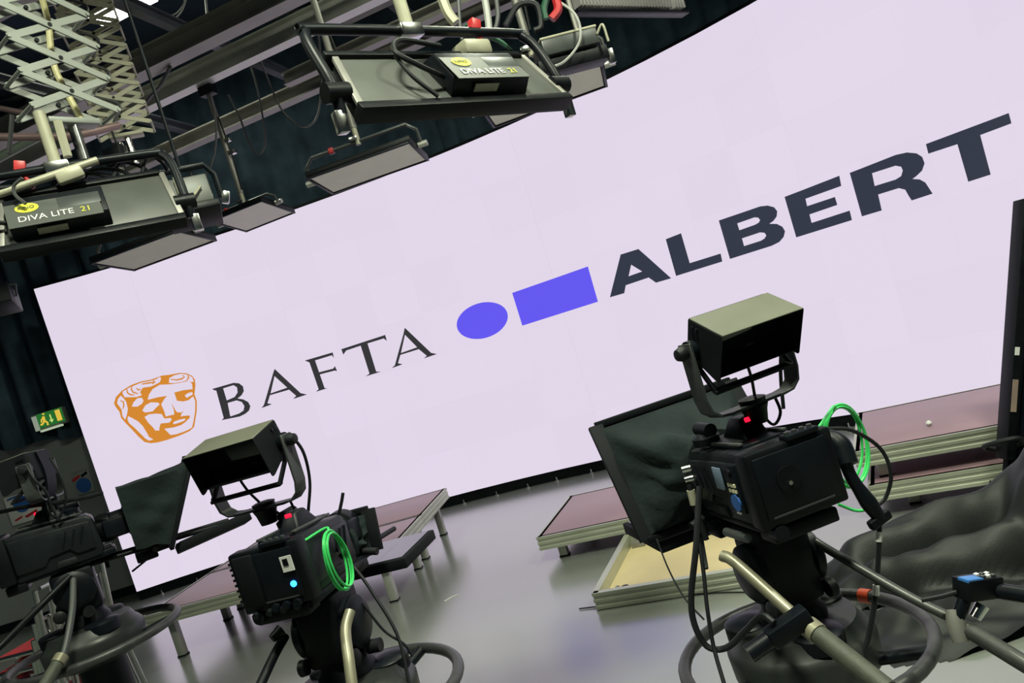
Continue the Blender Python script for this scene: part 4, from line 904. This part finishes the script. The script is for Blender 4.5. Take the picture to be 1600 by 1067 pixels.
def viewfinder(loc, rz, tilt, label, drop, side=1, group='camera viewfinders'):
    """origin: middle of the hood opening's box; screen faces local -y; drop = length down to the camera"""
    V = thing('viewfinder', label, 'viewfinder', loc, rz, group)
    T = Matrix.Rotation(tilt, 4, 'X')          # tips the front down
    W, H, D = 0.245, 0.112, 0.125
    w, h = W / 2, H / 2
    MB().box((0, 0.045, 0.0), (W - 0.004, 0.05, H - 0.006)).xf(T).build('housing', HOODB, V, 0.006)
    MB().box((0, 0.017, -0.002), (W - 0.06, 0.006, H - 0.04)).xf(T).build('screen', GLASS, V, 0.002)
    MB().box((0, 0.019, -0.002), (W - 0.012, 0.006, H - 0.014)).xf(T).build('bezel', HOODB, V, 0.002)
    MB().box((0.03, 0.0145, -h + 0.014), (0.02, 0.003, 0.006)).xf(T).build('maker_badge', MGREY, V)
    t = 0.003
    MB().prism([(-w, 0.06), (w, 0.06), (w, -0.06), (-w, -0.06)], h - t, h, 'z').xf(T).build('hood_top', HOOD_LIT, V, 0.001, 1)
    for sx in (-1, 1):
        MB().prism([(0.06, h - t), (-0.06, h - t), (-0.06, -h - 0.008), (-0.056, -h - 0.013), (-0.045, -h - 0.013), (0.0, -h), (0.06, -h)], sx * w - t / 2, sx * w + t / 2, 'x').xf(T).build('hood_side', HOODB, V, 0.001, 1)
        for yy, zz in ((0.045, h - 0.02), (0.03, h - 0.02)):
            MB().cyl((sx * (w + 0.001), yy, zz), (sx * (w + 0.006), yy, zz), 0.006, seg=10).xf(T).build('hood_screw', DGREY, V)
        MB().bar((sx * (w - 0.004), 0.04, -h), (sx * (w - 0.004), -0.04, -h - 0.045), 0.008, 0.014).xf(T).build('handle_strut', HOODB, V, 0.002)
        # pivot
        MB().cyl((sx * (w + 0.002), 0.045, 0), (sx * (w + 0.018), 0.045, 0), 0.026, seg=18).build('pivot', DGREY, V)
        MB().lathe([(0.016, 0), (0.019, 0.012), (0.014, 0.026), (0.008, 0.028)], 12, Matrix.Translation((sx * (w + 0.024), 0.045, 0)) @ Matrix.Rotation(sx * math.pi / 2, 4, 'Y')).build('tilt_knob', RUBBER, V)
    MB().prism([(-w, 0.06), (w, 0.06), (w, -0.058), (-w, -0.058)], -h, -h + t, 'z').xf(T).build('hood_floor', HOODB, V, 0.001, 1)
    MB().bar((-w, -0.04, -h - 0.046), (w, -0.04, -h - 0.046), 0.018, 0.01).xf(T).build('handle_bar', HOODB, V, 0.002)
    # yoke strap
    k = w + 0.021; zb = -drop + 0.03
    pts = [(-k, 0.045, 0.02), (-k, 0.045, -0.05), (-k, 0.045, zb * 0.7), (-k + 0.008, 0.045, zb * 0.88), (-k + 0.03, 0.045, zb * 0.98), (-k + 0.06, 0.045, zb), (0, 0.045, zb), (k - 0.06, 0.045, zb), (k - 0.03, 0.045, zb * 0.98), (k - 0.008, 0.045, zb * 0.88), (k, 0.045, zb * 0.7), (k, 0.045, -0.05), (k, 0.045, 0.02)]
    MB().strap(pts, 0.05, 0.007, (0, 1, 0)).build('yoke', MGREY, V, 0.001, 1)
    MB().lathe([(0.032, zb + 0.004), (0.034, zb + 0.014), (0.02, zb + 0.018)], 20, Matrix.Translation((0, 0.045, 0))).build('swivel_disc', BLACK, V)
    MB().lathe([(0.024, zb - 0.05), (0.03, zb - 0.02), (0.036, zb - 0.004)], 20, Matrix.Translation((0, 0.045, 0))).build('swivel_base', BLACK, V)
    MB().tube([(side * 0.02, 0.06, zb - 0.02), (side * 0.06, 0.07, zb - 0.075), (side * 0.085, 0.06, zb - 0.05), (side * 0.08, 0.06, zb + 0.0)], 0.004, 6, 6).build('video_cable', RUBBER, V)
    MB().tube([(-0.02, -0.0, -h), (-0.01, 0.01, -h - 0.05), (0.0, 0.03, zb + 0.02)], 0.004, 6, 5).build('video_cable', RUBBER, V)
    MB().tube([(side * (k + 0.01), 0.06, 0.01), (side * (k + 0.02), 0.075, -0.05), (side * (k - 0.0), 0.09, zb * 0.8), (side * (k - 0.03), 0.08, zb - 0.05)], 0.005, 6, 6).build('video_cable', RUBBER, V)
    return V


def teleprompter(loc, rz, label, W=0.46, y0=0.31, y1=0.43, z0=-0.09, z1=0.24, lens=(0, 0.2, 0.088), lr=0.075, mon=True, monw=0.36, montilt=0.0, mony=0.0, monroll=0.0, mondz=0.0, boxy=False, group='prompters in front of the lenses'):
    """origin as the camera's; frame ahead of the lens, cloth hood gathered on the lens"""
    T = thing('teleprompter', label, 'teleprompter', loc, rz, group)
    w = W / 2
    bl, br_, tr, tl = Vector((-w, y0, z0)), Vector((w, y0, z0)), Vector((w, y1, z1)), Vector((-w, y1, z1))
    for a, b in ((bl, br_), (br_, tr), (tr, tl), (tl, bl)):
        MB().bar(a, b, 0.045 if abs(a.z - b.z) > 0.1 else 0.02, 0.016, up=(0, 1, 0)).build('glass_frame', HOODB, T, 0.002)
    nb = Vector((0, (z1 - z0), -(y1 - y0))).normalized()
    MB().prism([(-w, z0), (w, z0), (w, z1), (-w, z1)], 0, 0.003, 'y', None).xf(Matrix(((1, 0, 0, 0), (0, 1, (y1 - y0) / (z1 - z0), y0 - z0 * (y1 - y0) / (z1 - z0) + 0.004), (0, 0, 1, 0), (0, 0, 0, 1)))).build('beam_glass', GLASS, T)
    # cloth hood: loft from frame to lens
    mb = MB(); N = 48; rows = 12; V = []
    lx = Vector(lens)
    for j in range(rows + 1):
        g = j / rows; row = []
        for i in range(N):
            a = 2 * math.pi * i / N
            ca, sa_ = math.cos(a), math.sin(a)
            m_ = max(abs(ca), abs(sa_)); qx, qz = ca / m_, sa_ / m_
            f = Vector((qx * (w - 0.012), 0, (z0 + z1) / 2 + qz * ((z1 - z0) / 2 - 0.012))); f.y = y0 + (y1 - y0) * (f.z - z0) / (z1 - z0) - 0.008
            l_ = lx + (Vector((qx * lr, 0, qz * lr)) if boxy else Vector((ca * lr, 0, sa_ * lr)))
            sh = g ** 1.15
            p = f.lerp(l_, sh)
            sag = math.sin(math.pi * g) * (0.5 if boxy else 1)
            p += Vector((ca, 0, sa_)) * sag * (-0.012 + 0.017 * math.sin(5 * a + 5 * g) + 0.010 * math.sin(11 * a + 2 - 6 * g))
            p.z -= 0.018 * sag * (0.5 + 0.5 * sa_)
            row.append(mb.bm.verts.new(p))
        V.append(row)
    for A, B in zip(V, V[1:]):
        for i in range(N): mb.bm.faces.new((A[i], A[(i + 1) % N], B[(i + 1) % N], B[i]))
    mb.build('cloth_hood', CLOTH, T, smooth=80)
    if not boxy:
        MB().lathe([(lr + 0.004, -0.012), (lr + 0.007, 0), (lr + 0.004, 0.012)], 28, Matrix.Translation(lx) @ Matrix.Rotation(-math.pi / 2, 4, 'X')).build('hood_drawstring', CLOTH, T)
    # rods and brackets
    for sx in (-1, 1):
        MB().cyl((sx * 0.045, 0.06, z0 + 0.035), (sx * 0.045, y0 + 0.25, z0 + 0.0), 0.009, seg=10).build('mounting_rod', BLACK, T)
        MB().box((sx * 0.045, y0 - 0.03, z0 + 0.015), (0.04, 0.06, 0.05)).build('rod_clamp', BLACK, T, 0.005)
        MB().cyl((sx * 0.07, y0 - 0.05, z0 + 0.02), (sx * 0.115, y0 - 0.055, z0 + 0.01), 0.012, seg=10).build('clamp_knob', RUBBER, T)
    MB().box((0, y0 - 0.09, z0 - 0.01), (0.15, 0.08, 0.035)).build('bracket', BLACK, T, 0.006)
    MB().bar((-0.1, y0 - 0.06, z0 - 0.03), (-0.15, y0 - 0.16, z0 - 0.075), 0.012, 0.008).build('release_lever', BLACK, T, 0.002)
    if mon:
        M = Matrix.Translation((0, y0 + 0.02 + mony, z0 - 0.035 + mondz)) @ Matrix.Rotation(montilt, 4, 'X') @ Matrix.Rotation(monroll, 4, 'Y')
        q = MB().box((0, 0.15, 0), (monw, 0.30, 0.035)).xf(M).build('monitor', HOODB, T, 0.004)
        MB().box((0, 0.15, 0.0185), (monw - 0.03, 0.27, 0.003)).xf(M).build('monitor_screen', MONGLASS, q)
    return T


# ---- right camera
AX = Vector((0.505, 1.91, 0)); TH = R(11.5); ZR = 0.66


def loc_of(ax, th, w):      # world point in the local frame of a pedestal
    v = Vector(w) - ax
    return Vector((v.x * math.cos(th) + v.y * math.sin(th), -v.x * math.sin(th) + v.y * math.cos(th), v.z))


def wp(ax, th, px): return [loc_of(ax, th, at_depth(*q)) for q in px]


pedC = pedestal(AX, TH, ZR, 'camera pedestal with a steering ring nearest the viewer at the right', [
    (wp(AX, TH, [(1128, 868, 1.86), (1150, 880, 1.83), (1240, 960, 1.70), (1290, 1000, 1.62)]), BAR, 0.014, True),
    (wp(AX, TH, [(1268, 842, 1.92), (1300, 862, 1.86), (1420, 932, 1.70), (1505, 975, 1.60), (1600, 1034, 1.48), (1680, 1085, 1.4)]), mat('pan_bar_dark', (0.05, 0.052, 0.05), 0.35, 0.3, 0.1, 12), 0.011, False)], 0.04)
# grips and hand controls on the right camera's bars
e0, e1 = wp(AX, TH, [(1515, 985, 1.585), (1680, 1085, 1.4)])
MB().tube([e0, e1], 0.017, 14).build('hand_grip', mat('grip_black', (0.03, 0.032, 0.03), 0.6, 0, 0.2, 40, 0.1), pedC)
q = wp(AX, TH, [(1490, 952, 1.61), (1496, 978, 1.60), (1502, 1003, 1.59)])
MB().tube(q, [0.016, 0.021, 0.016], 12).build('bar_clamp', ALUDK, pedC)
q = wp(AX, TH, [(1497, 965, 1.6), (1506, 938, 1.6), (1512, 920, 1.6)])
MB().tube(q, 0.014, 10).build('control_stalk', DGREY, pedC)
q = wp(AX, TH, [(1523, 965, 1.59), (1535, 945, 1.59)])
MB().tube(q, [0.012, 0.014], 10).build('clamp_screw', CHROME, pedC)
c = wp(AX, TH, [(1528, 917, 1.6)])[0]
zb_ = MB().box(c, (0.085, 0.05, 0.045), rot=(0, R(14), 0)).build('zoom_control', BLACK, pedC, 0.005)
MB().box(c + Vector((-0.018, -0.008, 0.026)), (0.038, 0.03, 0.008), rot=(0, R(14), 0)).build('blue_rocker', mat('rocker_blue', (0.04, 0.16, 0.45), 0.4), zb_, 0.002)
for k in range(6):
    MB().box(c + Vector((0.006 + 0.012 * (k % 3), -0.014 + 0.016 * (k // 3), 0.024 - 0.003 * (k % 3))), (0.007, 0.009, 0.006)).build('button', WHITE if k % 2 else MGREY, zb_)
q = wp(AX, TH, [(1552, 922, 1.6), (1640, 935, 1.5)])
MB().tube(q, 0.017, 14).build('control_handle', DGREY, pedC)
q = wp(AX, TH, [(1440, 938, 1.62), (1470, 932, 1.61), (1495, 925, 1.6)])
MB().tube(q, 0.005, 8, 4).build('control_cable', RUBBER, pedC)
# focus box clamped across the bronze bar
c0, c1 = wp(AX, TH, [(1170, 1022, 1.66), (1262, 958, 1.66)])
fb = MB().tube([c0, c0.lerp(c1, 0.35)], 0.02, 12).build('focus_knob', DGREY, pedC)
MB().bar(c0.lerp(c1, 0.35), c1, 0.042, 0.042).build('focus_box', DGREY, pedC, 0.005)
MB().tube(wp(AX, TH, [(1210, 973, 1.65), (1190, 962, 1.68), (1165, 985, 1.72), (1135, 1012, 1.75), (1105, 1010, 1.77), (1085, 975, 1.78), (1080, 930, 1.79), (1088, 850, 1.8), (1093, 760, 1.83)]), 0.0075, 8, 6).build('control_cable', RUBBER, pedC)
MB().tube(wp(AX, TH, [(1093, 850, 1.8), (1100, 900, 1.78), (1105, 950, 1.76), (1115, 1010, 1.74), (1132, 1070, 1.7)]), 0.005, 8, 6).build('control_cable', RUBBER, pedC)
MB().tube(wp(AX, TH, [(1026, 842, 2.1), (1045, 890, 2.0), (1070, 935, 1.9), (1100, 968, 1.85)]), 0.0025, 6, 6).build('thin_wire', RUBBER, pedC)
q = loc_of(AX, TH, at_depth(1356, 940, 2.13)); q = math.atan2(q.y, q.x)
MB().tube([(0.305 * math.cos(q + k), 0.305 * math.sin(q + k), ZR - 0.03) for k in (-0.05, 0, 0.05)], 0.0195, 12).build('orange_tape', TAPE, pedC)
camC = studio_camera((0.505, 1.925, 1.012), TH, 'studio camera at the right with its left flank, screen and buttons in view', ((0.30, 0.03, 0.055), (-0.3, 1, 0), 0.1))
# fat fibre boot and drop cable on the right camera
ZC = Vector((0.505, 1.925, 1.012))
MB().tube(wp(ZC, TH, [(1262, 690, 1.86), (1290, 684, 1.84), (1312, 696, 1.82), (1325, 726, 1.8)]), [0.012, 0.022, 0.026, 0.024], 12, 6).build('cable_boot', DGREY, camC)
MB().tube(wp(ZC, TH, [(1318, 715, 1.8), (1330, 745, 1.8), (1352, 778, 1.8), (1376, 812, 1.8)]), [0.016, 0.014, 0.015, 0.02, 0.014], 12, 6).build('cable_boot', DGREY, camC)
MB().box(wp(ZC, TH, [(1374, 812, 1.8)])[0], (0.06, 0.022, 0.024), rot=(0, R(-15), 0)).build('boot_nut', BLACK, camC, 0.006)
MB().tube(wp(ZC, TH, [(1374, 815, 1.8), (1373, 860, 1.8), (1368, 930, 1.8), (1358, 990, 1.8), (1345, 1035, 1.8)]), 0.006, 8, 6).build('drop_cable', RUBBER, camC)
for yy, xx in ((838, 1373.5), (922, 1369)):
    MB().tube(wp(ZC, TH, [(xx, yy - 8, 1.8), (xx - 0.5, yy + 8, 1.8)]), 0.0075, 8).build('white_tape', WHITE, camC)
MB().tube(wp(ZC, TH, [(1290, 670, 1.9), (1330, 672, 1.9), (1375, 700, 1.92), (1392, 740, 1.92), (1385, 775, 1.93), (1372, 790, 1.93)]), 0.005, 8, 6).build('drop_cable', RUBBER, camC)
MB().tube(wp(ZC, TH, [(1370, 792, 1.93), (1340, 798, 1.95), (1310, 788, 1.95)]), 0.004, 8, 5).build('green_cable_coil', GREENC, camC)
viewfinder(at_depth(1164, 522, 1.86), R(21), R(28), 'viewfinder with olive light painted on its black hood top, on the right camera', 0.205, 1)
teleprompter((0.505, 1.925, 1.012), TH, 'black cloth prompter hood on the right camera, beside the low deck', W=0.46, y0=0.25, y1=0.42, z0=-0.065, z1=0.262, lens=(0, 0.17, 0.095), lr=0.09, monw=0.40, mony=-0.02)

# ---- middle camera
AXB = Vector((-0.70, 2.17, 0)); THB = R(-14)
pedB = pedestal(AXB, THB, 0.765, 'camera pedestal under the middle camera, cut by the bottom edge', [
    (wp(AXB, THB, [(547, 955, 2.1), (540, 985, 2.06), (545, 1030, 2.0), (552, 1085, 1.95)]), BAR, 0.015, False),
    (wp(AXB, THB, [(445, 995, 2.12), (428, 1025, 2.05), (400, 1085, 1.95)]), BLACK, 0.013, False)], 0.03)
MB().tube(wp(AXB, THB, [(536, 770, 2.3), (528, 845, 2.3), (575, 915, 2.25), (620, 990, 2.2), (640, 1070, 2.15)]), 0.005, 8, 6).build('control_cable', RUBBER, pedB)
MB().tube(wp(AXB, THB, [(566, 942, 2.2), (600, 985, 2.2), (630, 1005, 2.2), (645, 1025, 2.2)]), 0.004, 8, 6).build('control_cable', RUBBER, pedB)
MB().tube(wp(AXB, THB, [(440, 985, 2.12), (425, 998, 2.1)]), [0.02, 0.012], 12).build('tilt_knob', DGREY, pedB)
camB = studio_camera((-0.715, 2.18, 1.10), THB, 'studio camera in the middle left with a blue rear lamp and white sticker', ((0.13, -0.05, 0.06), (1, 0.1, 0), 0.085), rear='battery')
camB.scale = (0.93, 0.93, 0.93)
viewfinder(at_depth(370, 712, 2.2), R(-18), R(15), 'viewfinder with a black hood top painted as lit, on the middle camera', 0.2, 1)
teleprompter((-0.715, 2.17, 1.055), THB, 'small prompter with a flat glass monitor ahead of the middle camera', W=0.17, y0=0.26, y1=0.29, z0=0.03, z1=0.16, lens=(0, 0.17, 0.1), lr=0.075, monw=0.27, mony=0.05, mondz=-0.045)

# ---- far left camera
AXA = Vector((-1.86, 2.97, 0)); THA = R(-62)
pedA = pedestal(AXA, THA, 0.97, 'camera pedestal at the far left with its ring in front of the deck', [
    (wp(AXA, THA, [(115, 905, 2.9), (112, 960, 2.8), (100, 1020, 2.7), (85, 1045, 2.65)]), MGREY, 0.012, True),
    (wp(AXA, THA, [(110, 900, 2.9), (60, 950, 2.8), (0, 1010, 2.7), (-40, 1040, 2.6)]), BLACK, 0.012, False)])
camA = studio_camera((-1.87, 2.98, 1.265), THA, 'studio camera at the far left, seen side on before the grey wall', ((-0.02, -0.3, 0.06), (1, 0.3, 0), 0.085))
viewfinder(at_depth(38, 735, 2.95), R(-75), R(5), 'dark viewfinder on the far left camera', 0.16, 1)
teleprompter((-1.87, 2.98, 1.265), THA, 'black prompter hood of the far left camera, in front of the screen edge', W=0.34, y0=0.36, y1=0.53, z0=-0.06, z1=0.25, lens=(0, 0.24, 0.1), lr=0.125, monw=0.30, montilt=R(4), mony=0.0, monroll=R(-9), boxy=True)
tag(MB().strap([at_depth(62, 705, 2.95), at_depth(76, 735, 2.95), at_depth(80, 770, 2.95), at_depth(72, 800, 2.95)], 0.06, 0.01, (0, 1, 0), 5).build('cable_guard', DGREY), 'curved dark guard plate above the far left camera', 'guard plate')
cable([(78, 715), (95, 745), (103, 780), (92, 812)], 2.9, 0.005, RUBBER, 'thin cable hanging right of the guard plate')
cable([(0, 800), (40, 792), (120, 780), (160, 770)], 2.95, 0.008, RUBBER, 'cable running along the top of the far left camera')

# ------------------------------------------------------------------ stacked red chairs at the bottom left


def chair_parts(root):
    MB().box((0, 0.0, 0.452), (0.40, 0.30, 0.018)).build('seat', REDF, root, 0.012)
    MB().tube([(-0.2, 0.225, 0.74), (0.2, 0.225, 0.74)], 0.01, 8).build('back_rail', CHROME, root)
    for k in range(5):
        MB().tube([(-0.14 + 0.07 * k, 0.19, 0.46), (-0.14 + 0.07 * k, 0.225, 0.74)], 0.008, 8).build('back_slat', CHROME, root)
    for sx in (-1, 1):
        MB().tube([(sx * 0.23, -0.2, 0), (sx * 0.235, -0.19, 0.43), (sx * 0.235, -0.15, 0.46), (sx * 0.235, 0.16, 0.46)], 0.011, 8).build('leg', CHROME, root)
        MB().tube([(sx * 0.23, 0.24, 0), (sx * 0.232, 0.19, 0.45), (sx * 0.232, 0.225, 0.74)], 0.011, 8).build('leg', CHROME, root)
    MB().cyl((-0.235, 0.0, 0.43), (0.235, 0.0, 0.43), 0.009, seg=8).build('crossbar', CHROME, root)


base = at_depth(28, 965, 3.9)
names = ['lowest', 'second from bottom', 'third from bottom', 'fourth from bottom', 'fifth from bottom', 'top']
proto = None
for k in range(6):
    loc = Vector((-2.79 + 0.028 * k, 3.9, 0.075 * k))
    lab = 'red seated chrome chair in the stack at the bottom left, ' + names[k]
    t = thing('stacking_chair', lab, 'chair', loc, R(-100), 'stacked red chairs')
    if proto is None: chair_parts(t); proto = t
    else:
        for ch in proto.children:
            o = ch.copy(); COL.objects.link(o); o.parent = t

# ------------------------------------------------------------------ black cloth heap at the right
def cloth_heap():
    mb = MB(); nx, ny = 120, 90; V = []

    def roll(d, r, H): return H * math.sqrt(max(0.0, 1 - (d / r) ** 2))
    for i in range(nx + 1):
        row = []
        for j in range(ny + 1):
            x = 1.03 + 1.6 * i / nx; y = 2.72 + 1.2 * j / ny
            u = x - 1.05
            g = min(1.0, max(0.0, u / 0.22)) ** 0.6
            wob = 0.02 * math.sin(x * 9) + 0.012 * math.sin(x * 21 + y * 5)
            h1 = roll(y - (3.60 - 0.30 * u + wob), 0.105 + 0.045 * u, (0.175 + 0.22 * u) * g)
            h2 = roll(y - (3.39 - 0.34 * u - wob), 0.095 + 0.03 * u, (0.15 + 0.15 * u) * g)
            h3 = roll(y - (3.16 - 0.40 * u + 2 * wob), 0.15, 0.09 * g)
            h4 = roll(y - (3.00 - 0.38 * u), 0.20, 0.045 * g)
            h5 = roll(math.hypot((x - 2.22) * 0.8, y - 3.15), 0.33, 0.58)
            h6 = roll(math.hypot((x - 2.2) * 0.6, y - 2.85), 0.26, 0.5)
            p = 6
            h = (h1 ** p + h2 ** p + h3 ** p + h4 ** p + h5 ** p + h6 ** p) ** (1 / p)
            if h > 0.01:
                h += 0.008 * math.sin(x * 30 + 10 * y + 3 * math.sin(y * 20)) + 0.006 * math.sin(x * 13 - y * 37)
            row.append(mb.bm.verts.new((x, y, max(0.0, h))))
        V.append(row)
    for i in range(nx):
        for j in range(ny):
            q = (V[i][j], V[i + 1][j], V[i + 1][j + 1], V[i][j + 1])
            if max(v.co.z for v in q) > 0.0: mb.bm.faces.new(q)
    bmesh.ops.delete(mb.bm, geom=[v for v in mb.bm.verts if not v.link_faces], context='VERTS')
    for k in range(3): bmesh.ops.smooth_vert(mb.bm, verts=mb.bm.verts[:], factor=0.5, use_axis_x=False, use_axis_y=False, use_axis_z=True)
    return tag(mb.build('cloth_heap', HEAP, smooth=80), 'crumpled heap of black cloth on the floor at the right', 'cloth')


cloth_heap()
fc = [at_height(x, y, 0.006) for x, y in ((905, 951), (960, 944), (1040, 933), (1120, 926), (1200, 925))]
tag(MB().tube(fc, 0.004, 6, 4).build('floor_cable', RUBBER), 'thin dark cable lying on the floor along the upturned deck', 'cable')
# ------------------------------------------------------------------ tall black panel leaning at the right edge
b0 = at_y(1573, 748, 3.78); t0 = at_y(1604, 312, 3.78)
ax = (t0 - b0); Lp = ax.length
pn = thing('folded_stand', 'tall black folded stand leaning at the right edge behind the cloth', 'stand', (b0.x, b0.y, 0))
pn_z = b0.z


def lean(u, v, s): return Vector((ax.x / Lp * s, v, pn_z + ax.z / Lp * s)) + Vector((ax.z / Lp, 0, -ax.x / Lp)) * u


def plank(u0, u1, v0, v1, s0, s1, nm, m, bv=0.004):
    mb = MB(); c = lean((u0 + u1) / 2, (v0 + v1) / 2, (s0 + s1) / 2)
    mb.box((0, 0, 0), (u1 - u0, v1 - v0, s1 - s0), rot=(0, math.atan2(ax.x, ax.z), 0)).xf(Matrix.Translation(c))
    return mb.build(nm, m, pn, bv)


plank(-0.035, 0.02, -0.04, 0.05, 0.1, Lp, 'outer_rail', BLACK)
plank(0.03, 0.075, -0.06, 0.06, -0.02, Lp * 0.82, 'middle_rail', DGREY)
plank(0.09, 0.13, -0.05, 0.06, -0.02, Lp * 0.9, 'inner_rail', BLACK)
plank(0.14, 0.2, 0.0, 0.06, 0.02, Lp * 0.95, 'inner_rail', DGREY)
plank(0.0, 0.14, 0.0, 0.04, 0.02, Lp * 0.8, 'core_panel', HOODB)
plank(-0.02, 0.16, -0.045, 0.0, Lp * 0.82, Lp * 0.95, 'corner_plate', MGREY)
plank(-0.032, -0.005, -0.043, -0.04, 0.34, 0.5, 'printed_label', mat('faded_label', (0.3, 0.22, 0.18), 0.6), 0)
plank(-0.032, -0.01, -0.043, -0.04, 0.62, 0.66, 'printed_label', WHITE, 0)
plank(-0.05, 0.2, -0.05, 0.06, -0.08, -0.02, 'bottom_cross_member', BLACK)
MB().tube([lean(-0.12, -0.05, 0.18), lean(-0.04, -0.12, 0.22), lean(0.02, -0.05, 0.18), lean(-0.02, 0.06, 0.14), lean(-0.10, 0.04, 0.15)], 0.012, 8, 5, closed=True).build('carry_loop', RUBBER, pn)
for sx in (0.0, 0.16):
    MB().bar((sx - 0.05, 0.0, 0.0), lean(sx, 0.0, -0.05), 0.04, 0.04).build('foot', BLACK, pn, 0.004)
